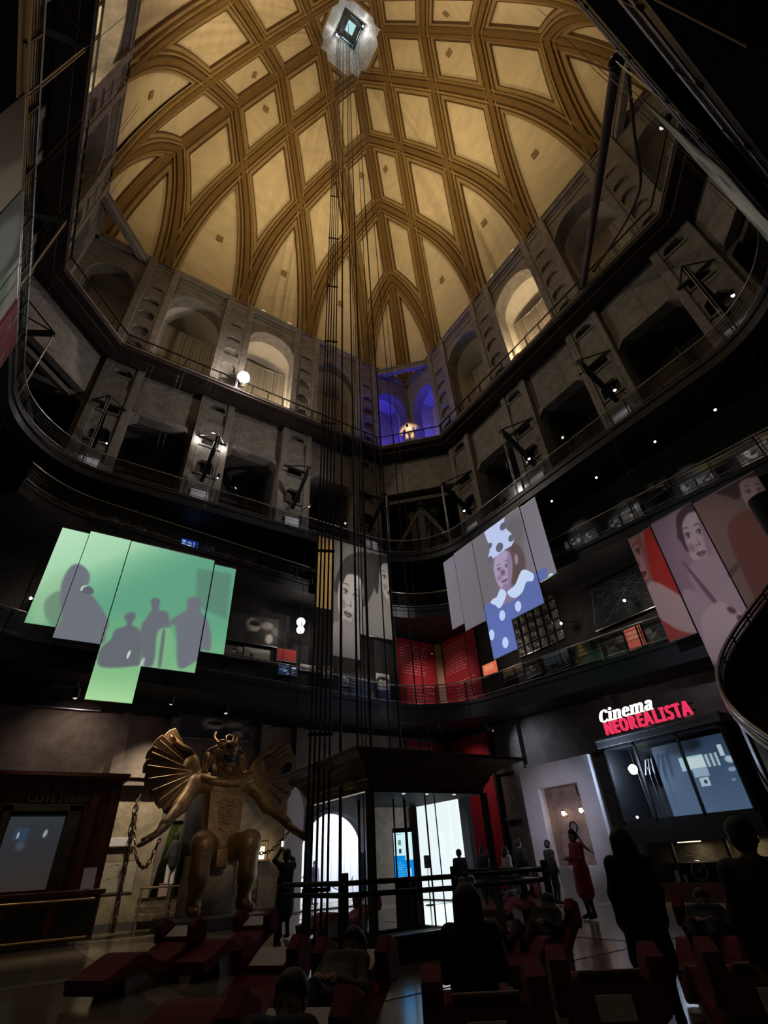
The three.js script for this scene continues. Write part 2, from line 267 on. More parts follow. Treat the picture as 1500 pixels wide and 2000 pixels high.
  G.openSide = BAY.map((x) => [span(x - 2.1, x - 2.0, 20.8, 27.9, -18.6, -16.2), span(x + 2.0, x + 2.1, 20.8, 27.9, -18.6, -16.2), span(x - 2.1, x + 2.1, 27.4, 27.5, -18.6, -16.2)]);
  G.openBeam = BAY.map((x) => [span(x - 2.0, x + 2.0, 24.3, 24.55, -18.3, -17.9), span(x - 2.0, x + 2.0, 22.9, 23.0, -17.2, -17.1), span(x - 2.0, x + 2.0, 23.25, 23.33, -17.2, -17.1), span(x - 0.06, x + 0.06, 24.4, 27.4, -18.45, -18.35)]);
  for (const k of ['levelWall']) G[k].translate(0, 0, -0.65);
  for (const k of ['lintel', 'openBack']) G[k].forEach((g) => g.translate(0, 0, -0.65));
  for (const k of ['openSide', 'openBeam']) G[k].forEach((a) => a.forEach((g) => g.translate(0, 0, -0.65)));
  for (const k of ['stiles', 'blocks']) G.pilB[k].forEach((g) => g.translate(0, 0, -0.65));
  for (const k of ['top', 'slot', 'back']) G.pilB[k].translate(0, 0, -0.65);
  G.mid = span(-15.6, 15.6, 7.9, 18.3, -16.1, -15.5);
  return G;
})();
function buildSide(name, label, k) {
  const w = struct(name, label); w.rotation.y = -k * PI / 2; const G = sideGeo;
  obj('arcade_wall', G.arcade, mats.grey, w); G.archBand.forEach((g) => obj('arch_moulding', g, mats.grey, w)); G.panelOver.forEach((g) => obj('panel_moulding', g, mats.grey, w)); G.cornice.forEach((g) => obj('cornice', g, mats.grey, w));
  for (const x of PX_) {
    const p = new THREE.Group(); p.name = 'arcade_pilaster'; p.position.x = x; w.add(p);
    G.pilA.stiles.forEach((g) => obj('stile', g, mats.grey, p)); G.pilA.blocks.forEach((g) => obj('notched_block', g, mats.grey, p)); obj('cap_panel', G.pilA.cap, mats.grey, p); obj('cap_moulding', G.pilA.slot, mats.grey, p);
    const q = new THREE.Group(); q.name = 'lower_pilaster'; q.position.x = x; w.add(q);
    G.pilB.stiles.forEach((g) => obj('stile', g, mats.grey, q)); G.pilB.blocks.forEach((g) => obj('notched_block', g, mats.grey, q)); obj('top_panel', G.pilB.top, mats.grey, q); obj('slot_block', G.pilB.slot, mats.grey, q); obj('back_panel', G.pilB.back, mats.greyDark, q);
  }
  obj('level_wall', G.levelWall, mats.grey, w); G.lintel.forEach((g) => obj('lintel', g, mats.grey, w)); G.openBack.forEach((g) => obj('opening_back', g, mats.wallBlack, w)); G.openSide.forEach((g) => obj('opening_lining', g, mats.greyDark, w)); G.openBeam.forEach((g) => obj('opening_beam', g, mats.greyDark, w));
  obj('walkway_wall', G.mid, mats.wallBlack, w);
  return w;
}
const wallLeft = buildSide('wall_left', 'grey arcaded wall above the winged statue, with pilasters and wide dark openings', 0);
const wallRight = buildSide('wall_right', 'grey arcaded wall above the cinema sign, with pilasters and wide dark openings', 1);
const wallNearRight = buildSide('wall_near_right', 'dark arcaded wall behind the viewer on the right', 2);
const wallNearLeft = buildSide('wall_near_left', 'dark arcaded wall at the far left edge', 3);

// niches behind the arches: barrel-vaulted bays closed by a pleated curtain
const nicheGeo = (() => {
  const ring = new THREE.Shape(archPath(0, 4.7, LED + 0.2, 39.1, 41.6).getPoints(20)); ring.holes.push(archPath(0, 4.3, LED + 0.3, 39.1, 41.4));
  const shell = extrude(ring, 3.6, 0, 20).translate(0, 0, -19.8);
  const n = 96, pos = [], H = (i) => { const x = -2.25 + 4.5 * i / n; return [x, 39.7 - 0.5 * Math.pow(x / 2.2, 2), -17.7 + 0.55 * Math.pow(x / 2.2, 2) * 1.1 + 0.035 * Math.sin(i * 1.05) + 0.05 * Math.sin(i * 0.37)]; };
  for (let i = 0; i < n; i++) { const a = H(i), b = H(i + 1); for (const p of [[a[0], LED + 0.3, a[2]], [b[0], LED + 0.3, b[2]], [b[0], b[1], b[2]], [a[0], LED + 0.3, a[2]], [b[0], b[1], b[2]], [a[0], a[1], a[2]]]) pos.push(...p); }
  let cur = new THREE.BufferGeometry(); cur.setAttribute('position', new THREE.Float32BufferAttribute(pos, 3)); cur = mergeVertices(cur, 1e-3); cur.computeVertexNormals();
  const back = span(-2.5, 2.5, LED, 41.8, -19.9, -19.8), curb = rbox(4.3, 0.8, 0.25, 0.05, 0, LED + 0.7, -16.9);
  return { shell, cur, back, curb };
})();
const sideName = ['above the winged statue', 'above the cinema sign', 'behind the viewer', 'at the far left'];
[wallLeft, wallRight, wallNearRight, wallNearLeft].forEach((w, k) => {
  for (const b of BAY) { const g = new THREE.Group(); g.name = 'niche'; g.position.x = b; w.add(g); obj('vault', nicheGeo.shell, mats.apse, g); obj('back', nicheGeo.back, mats.apse, g); obj('kerb', nicheGeo.curb, mats.grey, g); }
  BAY.forEach((b, i) => { const c = thing('niche_curtain', 'pleated curtain in the ' + ['left', 'middle', 'right'][i] + ' arch of the gallery ' + sideName[k], 'curtain', [0, 0, 0], -k * PI / 2, 'gallery curtains'); const m = obj('cloth', nicheGeo.cur, mats.curtain, c); m.position.x = b;
    obj('curtain_rail', tube([[b - 2.1, 39.25, -17.15], [b - 1.1, 39.6, -17.55], [b, 39.72, -17.7], [b + 1.1, 39.6, -17.55], [b + 2.1, 39.25, -17.15]], 0.05, 20, 5), mats.steel, c); });
  for (const b of [-12.95, 12.95]) { obj('corner_niche_back', span(b - 2, b + 2, LED, 41.6, -17.9, -17.8), mats.apse, w); obj('corner_niche_lining', [span(b - 1.8, b - 1.7, LED, 41.6, -17.8, -16.1), span(b + 1.7, b + 1.8, LED, 41.6, -17.8, -16.1), span(b - 1.8, b + 1.8, 41.2, 41.3, -17.8, -16.1)], mats.apse, w); }
  // corner: tie beam, chamfer wall of the lower level with a strutted opening
  const c = new THREE.Group(); c.name = 'corner_bay'; c.rotation.y = -PI / 4; w.add(c);   // +x +z corner direction becomes local -z
  const D = 18.75;   // distance of the chamfer from the middle
  obj('tie_beam', [rbox(6.3, 0.55, 0.5, 0.05, 0, 43.2, -D - 0.1), rbox(6.3, 0.2, 0.7, 0.03, 0, 43.55, -D - 0.1)], mats.grey, c);
  obj('chamfer_lintel', extrude((() => { const s = shapeOf([[-3.5, 27.2], [-3.0, 27.6], [3.0, 27.6], [3.5, 27.2], [3.5, 31.25], [-3.5, 31.25]]); return s; })(), 0.5).translate(0, 0, -D - 1.15), mats.grey, c);
  obj('strut', bar([-2.6, 22, -D - 1.6], [0, 26.8, -D - 2.2], 0.3, 0.3), mats.greyDark, c); obj('strut', bar([2.6, 22, -D - 1.6], [0, 26.8, -D - 2.2], 0.3, 0.3), mats.greyDark, c);
  obj('corner_post', rbox(0.55, 12, 0.55, 0.05, 0, 23, -D - 2.2), mats.greyDark, c); obj('strut', bar([-2.6, 27, -D - 1.2], [2.6, 27, -D - 1.2], 0.3, 0.35), mats.greyDark, c);
});

// gallery ledge: an octagonal slab with a dark red-brown underside and a pale nosing
const octo = (h, c) => shapeOf([[-h + c, -h], [h - c, -h], [h, -h + c], [h, h - c], [h - c, h], [-h + c, h], [-h, h - c], [-h, -h + c]]);
const flat = (s, y0, y1) => extrude(s, y1 - y0).rotateX(PI / 2).translate(0, y1, 0);
{
  const t = struct('trim_1', 'projecting gallery ledge with dark red-brown underside running round the hall');
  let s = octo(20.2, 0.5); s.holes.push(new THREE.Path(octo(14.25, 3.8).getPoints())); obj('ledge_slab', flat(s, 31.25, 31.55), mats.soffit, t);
  s = octo(14.36, 3.84); s.holes.push(new THREE.Path(octo(14.2, 3.78).getPoints())); obj('nosing', flat(s, 31.56, 31.68), mats.grey, t);
  s = octo(20.2, 0.5); s.holes.push(new THREE.Path(octo(14.4, 3.86).getPoints())); obj('paving', flat(s, 31.55, 31.62), mats.grey, t);
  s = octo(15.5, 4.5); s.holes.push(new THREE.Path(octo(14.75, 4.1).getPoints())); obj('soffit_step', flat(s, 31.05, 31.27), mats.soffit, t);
}
// railing on the ledge: dark posts in pairs, thin rails
for (let k = 0; k < 4; k++) {
  const r = thing('gallery_railing', 'thin black steel railing on the ledge ' + sideName[k], 'railing', [0, 0, 0], -k * PI / 2, 'ledge railings');
  for (let i = -8; i <= 8; i++) { const x = i * 1.28; if (Math.abs(x) > 10.3) continue; obj('post', join(box(0.05, 1.1, 0.05, x - 0.05, 32.2, -14.3), box(0.05, 1.1, 0.05, x + 0.05, 32.2, -14.3)), mats.blackSteel, r); }
  obj('top_rail', box(20.8, 0.07, 0.09, 0, 32.77, -14.3), mats.blackSteel, r); obj('lower_rail', box(20.8, 0.04, 0.04, 0, 31.85, -14.3), mats.blackSteel, r);
  obj('corner_rail', bar([10.4, 32.77, -14.3], [14.3, 32.77, -10.4], 0.09, 0.07), mats.blackSteel, r); obj('corner_post', [0.25, 0.5, 0.75].map((t) => box(0.05, 1.1, 0.05, 10.4 + 3.9 * t, 32.2, -14.3 + 3.9 * t)), mats.blackSteel, r);
}
// flood light fittings on the cornice
for (const f of FLOODS) { const g = thing('flood_light', 'small black flood light on the cornice ' + (f.u < 0 ? 'left' : 'right') + ' of the middle arch ' + sideName[f.k], 'flood light', [f.x, 43.88, f.z], -f.k * PI / 2, 'dome flood lights');
  obj('housing', rbox(0.5, 0.3, 0.3, 0.04, 0, 0.3, -0.2), mats.black, g); obj('bracket', box(0.3, 0.2, 0.08, 0, 0.1, -0.2), mats.blackSteel, g); obj('lens', box(0.42, 0.22, 0.02, 0, 0.3, -0.04), glow('floodGlow', 1, 0.8, 0.5, 0.4), g); }

// ------------------------------------------------------------------ brackets holding the walkways
const bracketWhere = ['leftmost pilaster', 'second pilaster', 'third pilaster', 'rightmost pilaster'];
const bkt = (() => { const g = {};
  g.head = [box(2.0, 0.12, 0.12, 0, 27.0, -15.6), bar([-0.9, 27.0, -15.6], [-0.9, 26.2, -14.8], 0.08, 0.08), bar([0.9, 27.0, -15.6], [0.9, 26.2, -14.8], 0.08, 0.08), box(1.9, 0.1, 0.1, 0, 26.2, -14.8)];
  g.boom = [bar([0, 23.3, -15.75], [0, 25.25, -13.0], 0.22, 0.26), bar([0.12, 23.5, -15.6], [0.12, 25.3, -13.1], 0.05, 0.3)];
  g.stay = [rod([-0.95, 27.0, -15.6], [0, 25.3, -13.0], 0.045), rod([0.95, 27.0, -15.6], [0, 25.3, -13.0], 0.045)]; g.rodv = [rod([0, 25.2, -13.0], [0, 19.2, -13.0], 0.035), rod([0.12, 25.2, -13.0], [0.12, 19.2, -13.0], 0.02)];
  g.low = rod([0, 19.1, -13.0], [0, 8.4, -13.0], 0.025); return g; })();
for (let k = 0; k < 4; k++) PX_.forEach((x, i) => {
  const b = thing('walkway_bracket', 'black steel boom on the ' + bracketWhere[i] + ' ' + sideName[k], 'bracket', [0, 0, 0], -k * PI / 2, 'walkway brackets');
  const s = new THREE.Group(); s.name = 'frame'; s.position.x = x; b.add(s); obj('head_frame', bkt.head, mats.blackSteel, s); obj('boom', bkt.boom, mats.blackSteel, s); obj('stay', bkt.stay, mats.blackSteel, s); obj('hanger', bkt.rodv, mats.steel, s); obj('lower_hanger', bkt.low, mats.blackSteel, s);
});

// ------------------------------------------------------------------ spiral walkways hung round the hall
function ringPt(t, half, r) {   // t in 0..4, one unit per side, corner arcs shared
  const k = Math.floor(t + 1e-9), w = t - k, st = 2 * (half - r), ar = r * PI / 2, tot = st + ar, s = w * tot - ar / 2; let x, z;
  if (s < 0) { const a = -PI / 4 - (PI / 4) * 0 + (s + ar / 2) / r - 0; const th = a; x = -(half - r) - r * Math.sin(-th + 0) * 1; z = -(half - r) - r * Math.cos(th); x = -(half - r) + r * Math.sin(th); }
  else if (s <= st) { x = -(half - r) + s; z = -half; }
  else { const th = (s - st) / r; x = (half - r) + r * Math.sin(th); z = -(half - r) - r * Math.cos(th); }
  const kk = ((k % 4) + 4) % 4; for (let i = 0; i < kk; i++) [x, z] = [-z, x]; return [x, z];
}
const lerpT = (tab, t) => { for (let i = 0; i + 1 < tab.length; i++) if (t <= tab[i + 1][0]) { const f = (t - tab[i][0]) / (tab[i + 1][0] - tab[i][0]); return tab[i][1] + f * (tab[i + 1][1] - tab[i][1]); } return tab[tab.length - 1][1]; };
function walkway(label, tab, t0, t1, drop) {
  const w = thing('walkway', label, 'walkway', [0, 0, 0], 0, 'hanging walkways'), n = Math.round((t1 - t0) * 60), pts = [];
  for (let i = 0; i <= n; i++) { const t = t0 + (t1 - t0) * i / n, y = lerpT(tab, t), a = ringPt(t, 13, 4.6), b = ringPt(t, 16.1, 3.0); pts.push({ t, y, a, b }); }
  const strip = (f, g, h) => { const pos = []; for (let i = 0; i < n; i++) { const p = f(pts[i]), q = f(pts[i + 1]), r = g(pts[i + 1]), s = g(pts[i]); for (const v of [p, q, r, p, r, s]) pos.push(...v); } const G = new THREE.BufferGeometry(); G.setAttribute('position', new THREE.Float32BufferAttribute(pos, 3)); G.computeVertexNormals(); return G; };
  const top = -1.12, bot = -drop;
  obj('deck', [strip((p) => [p.a[0], p.y + top, p.a[1]], (p) => [p.b[0], p.y + top, p.b[1]]), strip((p) => [p.a[0], p.y + bot, p.a[1]], (p) => [p.b[0], p.y + bot, p.b[1]])], mats.black, w);
  obj('fascia', [strip((p) => [p.a[0], p.y + top + 0.06, p.a[1]], (p) => [p.a[0], p.y + bot, p.a[1]]), strip((p) => { const d = ringPt(p.t, 12.93, 4.55); return [d[0], p.y + top + 0.04, d[1]]; }, (p) => { const d = ringPt(p.t, 12.93, 4.55); return [d[0], p.y + top - 0.16, d[1]]; })], mat('fascia', L3(0.022, 0.026, 0.038), { roughness: 0.35 }), w);
  const line = (dy, h, r) => tube(pts.filter((_, i) => i % 2 === 0).map((p) => { const d = ringPt(p.t, h, 4.6); return [d[0], p.y + dy, d[1]]; }), r, n * 2, 5);
  obj('handrail', line(0, 12.98, 0.045), mats.steel, w); obj('lower_rail', line(-0.95, 12.98, 0.022), mats.steel, w);
  obj('rail_wire', [line(-0.2, 12.98, 0.012), line(-0.4, 12.98, 0.012), line(-0.6, 12.98, 0.012)], mats.blackSteel, w);
  const P = Math.round((t1 - t0) * 13);
  for (let i = 0; i < P; i++) { const ta = t0 + (t1 - t0) * i / P, tb = t0 + (t1 - t0) * (i + 1) / P; const a = ringPt(ta, 13, 4.6), y = lerpT(tab, ta), m = ringPt((ta + tb) / 2, 13, 4.6), b = ringPt(tb, 13, 4.6), ym = lerpT(tab, (ta + tb) / 2), yb = lerpT(tab, tb);
    obj('post', [box(0.05, 1.2, 0.05, a[0] * 0.998, y - 0.58, a[1] * 0.998), box(0.03, 1.1, 0.03, a[0] + (b[0] - a[0]) * 0.06, y - 0.58, a[1] + (b[1] - a[1]) * 0.06)], mats.blackSteel, w);
    const pos = []; for (const [[p, yp], [q, yq]] of [[[a, y], [m, ym]], [[m, ym], [b, yb]]]) for (const v of [[p[0], yp - 1.0, p[1]], [q[0], yq - 1.0, q[1]], [q[0], yq - 0.1, q[1]], [p[0], yp - 1.0, p[1]], [q[0], yq - 0.1, q[1]], [p[0], yp - 0.1, p[1]]]) pos.push(v[0] * 1.001, v[1], v[2] * 1.001);
    const G = new THREE.BufferGeometry(); G.setAttribute('position', new THREE.Float32BufferAttribute(pos, 3)); G.computeVertexNormals(); obj('infill_pane', G, mats.glassTint, w); }
  return w;
}
walkway('uppermost dark walkway hung level with the wide openings', [[0, 20.85], [1, 20.75], [2, 20.5], [3, 20.6], [4, 20.85]], 0, 4, 1.75);
walkway('middle dark sloping walkway with film photographs on its back wall', [[0, 18.1], [1, 16.4], [2, 14.4], [3, 13.0], [4, 11.4]], 0, 4, 1.75);
walkway('lowest dark walkway with posters on its back wall, above the statue and cinema sign', [[0, 11.3], [1, 10.25], [2, 9.0]], 0.0, 2, 2.05);

// ------------------------------------------------------------------ floor and ground storey
{
  const f = struct('floor', 'polished beige stone floor with pale inlaid bands');
  obj('paving', box(44, 0.3, 44, 0, -0.15, 0), mats.floor, f);
  for (const x of [-4.6, 4.6]) obj('inlaid_band', box(0.5, 0.012, 30, x, 0.002, 0), mats.floorPale, f);
  for (const z of [-11.6, -3.4, 3.2, 11.6]) obj('inlaid_band', box(30, 0.013, 0.5, 0, 0.002, z), mats.floorPale, f);
}

// ------------------------------------------------------------------ hanging screens and banners
const poly = (x, pts, fill, s = 1, blur = 0) => { x.save(); if (blur) x.filter = `blur(${blur}px)`; x.fillStyle = fill; x.beginPath(); const P = pts.map((p) => [p[0] * s, p[1] * s]), n = P.length, q = (i) => P[(i + n) % n]; x.moveTo(...P[0]); for (let i = 0; i < n; i++) { const a = q(i - 1), b = q(i), c = q(i + 1), d = q(i + 2); x.bezierCurveTo(b[0] + (c[0] - a[0]) / 6, b[1] + (c[1] - a[1]) / 6, c[0] - (d[0] - b[0]) / 6, c[1] - (d[1] - b[1]) / 6, c[0], c[1]); } x.closePath(); x.fill(); x.restore(); };
const oval = (x, cx, cy, rx, ry, fill, rot = 0, blur = 0) => { x.save(); if (blur) x.filter = `blur(${blur}px)`; x.fillStyle = fill; x.beginPath(); x.ellipse(cx, cy, rx, ry, rot, 0, 2 * PI); x.fill(); x.restore(); };
const grad = (x, x0, y0, x1, y1, stops) => { const g = x.createLinearGradient(x0, y0, x1, y1); stops.forEach(([t, c]) => g.addColorStop(t, c)); return g; };
const speck = (x, w, h, a = 0.05, n = 2600) => { for (let i = 0; i < n; i++) { x.fillStyle = rnd() < 0.5 ? `rgba(0,0,0,${a})` : `rgba(255,255,255,${a})`; x.fillRect(rnd(0, w), rnd(0, h), rnd(1, 5), rnd(1, 5)); } };
// a softly modelled generic face: s is the half height of the head, c the palette [light, mid, dark, line, lip]
function drawFace(x, cx, cy, s, tilt, c, squash = 1) {
  x.save(); x.translate(cx, cy); x.rotate(tilt); x.scale(s * squash / 100, s / 100);
  poly(x, [[-38, 60], [38, 60], [46, 130], [70, 170], [-70, 170], [-46, 130]], c[1], 1, 4);
  poly(x, [[0, -98], [48, -82], [70, -35], [66, 20], [50, 66], [20, 96], [0, 101], [-20, 96], [-50, 66], [-66, 20], [-70, -35], [-48, -82]], c[0], 1, 2);
  poly(x, [[70, -35], [66, 20], [50, 66], [20, 98], [2, 101], [24, 70], [34, 20], [40, -40], [58, -70]], c[1], 1, 9);
  oval(x, -34, 34, 18, 14, c[1], 0.3, 9); oval(x, 0, 88, 22, 10, c[1], 0, 6); oval(x, -6, -62, 34, 18, c[0], 0, 8);
  for (const k of [-1, 1]) { oval(x, k * 30, -12, 19, 10, c[1], 0, 4); oval(x, k * 30, -10, 15, 6.5, c[0], 0, 1); oval(x, k * 29, -10, 6.2, 6.4, c[3], 0, 1); oval(x, k * 29 - 2, -12, 1.6, 1.6, '#fff'); poly(x, [[k * 13, -9], [k * 22, -16.5], [k * 34, -17.5], [k * 47, -10], [k * 34, -14.5], [k * 22, -13.5]], c[3], 1, 1); poly(x, [[k * 12, -31], [k * 28, -39], [k * 50, -31], [k * 29, -35]], c[2], 1, 1.5); oval(x, k * 30, -1, 14, 2, c[1], 0, 2); }
  poly(x, [[5, -20], [9, 10], [15, 26], [9, 32], [3, 31], [6, 12]], c[1], 1, 3); oval(x, -7, 31, 4, 2.4, c[2], 0.2, 1); oval(x, 8, 31, 4, 2.4, c[2], -0.2, 1); oval(x, 0, 10, 4, 20, c[0], 0, 4);
  poly(x, [[-24, 57], [-9, 51], [0, 54], [9, 51], [24, 57], [0, 60]], c[4], 1, 1); poly(x, [[-24, 57], [0, 60], [24, 57], [12, 69], [-12, 69]], c[4], 1, 1.5); oval(x, 0, 64, 9, 2.2, c[1], 0, 2); poly(x, [[-26, 57], [0, 59.5], [26, 57], [0, 61]], c[3], 1, 0.8);
  x.restore();
}
const texGreen = canvasTex(1000, 1000, (x, w, h) => {
  x.fillStyle = '#5f9f80'; x.fillRect(0, 0, w, h);
  x.fillStyle = grad(x, 0, 0, 420, 420, [[0, '#b9e3bf'], [0.5, '#9fd0a8'], [1, 'rgba(95,160,128,0)']]); x.fillRect(0, 0, w, h);
  x.fillStyle = grad(x, 0, 480, 0, 1000, [[0, 'rgba(110,175,125,0)'], [0.35, '#6fac80'], [0.75, '#86bd86'], [1, '#a6d69c']]); x.fillRect(0, 0, w, h);
  x.save(); x.filter = 'blur(9px)'; x.fillStyle = 'rgba(84,120,106,0.7)'; x.beginPath(); x.moveTo(757, 95); x.lineTo(975, 77); x.lineTo(990, 420); x.lineTo(790, 360); x.closePath(); x.fill(); x.restore();
  const g1 = '#6b7078', g2 = '#63686f';
  poly(x, [[20, 380], [110, 300], [140, 520], [70, 640], [10, 600]], 'rgba(150,190,150,0.7)', 1, 20);
  poly(x, [[83, 435], [115, 444], [137, 502], [148, 586], [140, 640], [100, 618], [65, 565], [52, 498]], 'rgba(105,135,115,0.9)', 1, 6);
  poly(x, [[93, 384], [101, 280], [128, 242], [169, 252], [205, 295], [213, 353], [190, 384], [248, 420], [316, 494], [364, 564], [366, 626], [353, 700], [142, 700], [140, 640], [146, 578], [116, 491]], g1, 1, 5);
  poly(x, [[190, 384], [223, 367], [246, 387], [246, 412], [204, 414]], '#5a6166', 1, 2); poly(x, [[186, 400], [192, 375], [212, 366], [196, 384], [196, 402]], '#cfe6d0', 1, 2);
  poly(x, [[430, 518], [444, 491], [474, 479], [485, 510], [478, 557], [514, 574], [544, 625], [566, 760], [559, 791], [389, 823], [362, 733], [395, 667], [405, 604], [448, 571], [449, 547]], g2, 1, 5);
  poly(x, [[542, 384], [559, 362], [589, 373], [596, 432], [637, 440], [657, 470], [658, 554], [618, 595], [631, 765], [583, 780], [528, 580], [544, 494], [557, 441]], '#666a72', 1, 4);
  poly(x, [[735, 338], [775, 302], [816, 320], [828, 399], [872, 443], [909, 540], [916, 640], [873, 648], [867, 698], [767, 776], [724, 608], [693, 514], [647, 565], [604, 557], [639, 525], [709, 442], [746, 399]], g1, 1, 6);
  poly(x, [[615, 579], [687, 557], [718, 767], [658, 769]], 'rgba(120,175,130,0.9)', 1, 3); poly(x, [[640, 575], [655, 572], [672, 765], [655, 768]], '#66716f', 1, 2);
  oval(x, 500, 735, 6, 26, '#c8e0c4', 0.1, 2); oval(x, 575, 770, 7, 30, '#b9c9c0', 0.2, 4); oval(x, 420, 730, 45, 60, g2, 0, 8); speck(x, w, h, 0.03);
});
const texBlue = canvasTex(1000, 1000, (x, w, h) => {
  x.fillStyle = '#6b676c'; x.fillRect(0, 0, w, h); x.fillStyle = grad(x, 0, 0, 1000, 400, [[0, '#77727d'], [0.5, '#6a666b'], [1, '#7a7580']]); x.fillRect(0, 0, w, 700);
  oval(x, 720, 200, 95, 150, '#635f63', 0.3, 18);
  poly(x, [[313, 697], [363, 588], [409, 585], [563, 586], [706, 595], [800, 565], [876, 560], [903, 582], [874, 682], [900, 820], [689, 800], [590, 800], [620, 1080], [330, 1080], [345, 705]], '#5b6ba8', 1, 3); x.fillStyle = '#5d6db0'; x.fillRect(362, 700, 220, 300);
  poly(x, [[587, 257], [665, 230], [740, 290], [770, 400], [735, 530], [629, 560], [626, 487], [655, 428], [664, 338], [661, 275]], '#5a4a4a', 1, 8);
  drawFace(x, 574, 400, 150, 0.1, ['#a796b8', '#84738f', '#5f4f66', '#3c3348', '#7a5f78'], 0.78); oval(x, 566, 420, 20, 22, '#6d5a72', 0, 4); poly(x, [[704, 345], [716, 382], [700, 424], [684, 417], [690, 360]], '#93809a', 1, 3);
  poly(x, [[490, -60], [700, -60], [668, 70], [722, 203], [692, 262], [646, 262], [587, 262], [505, 268], [465, 238], [497, 166]], '#bcc9ef', 1, 2);
  for (const [a, b, r] of [[505, 150, 22], [585, 215, 34], [480, 260, 24], [700, 205, 26], [655, 70, 30]]) oval(x, a, b, r, r * 1.1, '#5e6072', 0, 1);
  
  poly(x, [[520, 532], [558, 588], [510, 649], [473, 664], [444, 626], [423, 608], [409, 585], [442, 572], [471, 573]], '#c3d6f5', 1, 1); poly(x, [[569, 581], [643, 562], [723, 490], [789, 543], [800, 579], [778, 605], [734, 590], [687, 640], [629, 655], [590, 632]], '#c3d6f5', 1, 1);
  for (const [a, b] of [[628, 721], [486, 725], [466, 918], [916, 660], [364, 821]]) oval(x, a, b, 26, 38, '#bcd2f8', 0.1, 1); speck(x, w, h, 0.02);
});
const texPortrait = canvasTex(1000, 1000, (x, w, h) => {
  x.fillStyle = '#8d8782'; x.fillRect(0, 0, w, h); x.fillStyle = '#b08a4a'; x.fillRect(0, 0, 218, h); x.fillStyle = '#c49d5a'; x.fillRect(0, 0, 218, 250); speck(x, 218, 600, 0.06, 500);
  x.fillStyle = grad(x, 220, 0, 560, 0, [[0, '#757069'], [1, '#98938d']]); x.fillRect(218, 0, 340, h); x.fillStyle = grad(x, 560, 0, 1000, 0, [[0, '#8a8580'], [1, '#9c9791']]); x.fillRect(556, 0, 444, h);
  poly(x, [[225, 420], [331, 200], [445, 107], [640, 40], [860, 80], [800, 300], [640, 540], [547, 530], [489, 326], [362, 303], [262, 490]], '#3d3935', 1, 6); for (let i = 0; i < 12; i++) { x.strokeStyle = 'rgba(150,143,135,0.35)'; x.lineWidth = 4; x.beginPath(); x.moveTo(470 + i * 24, 110); x.quadraticCurveTo(380 + i * 12, 200, 300 + i * 18, 350 + i * 10); x.stroke(); }
  drawFace(x, 432, 500, 262, 0.2, ['#cdc6be', '#9d958d', '#5a534d', '#2a2623', '#6e625b'], 0.86); poly(x, [[300, 330], [380, 220], [520, 190], [640, 260], [625, 400], [560, 300], [470, 290], [390, 310], [330, 400]], '#3d3935', 1, 6);
  poly(x, [[220, 760], [330, 735], [480, 740], [556, 680], [556, 1000], [220, 1000]], '#a39d99', 1, 8);
  poly(x, [[700, 60], [830, 30], [1000, 10], [1020, 70], [830, 150], [760, 300], [700, 360]], '#3b3835', 1, 6); drawFace(x, 965, 250, 215, -0.12, ['#c6c0ba', '#97908a', '#4d4641', '#231f1d', '#62564f'], 0.8); poly(x, [[760, 330], [790, 150], [870, 50], [1000, 30], [1000, 80], [900, 110], [850, 200], [825, 330], [800, 420]], '#332f2c', 1, 6); speck(x, w, h, 0.03, 1500);
});
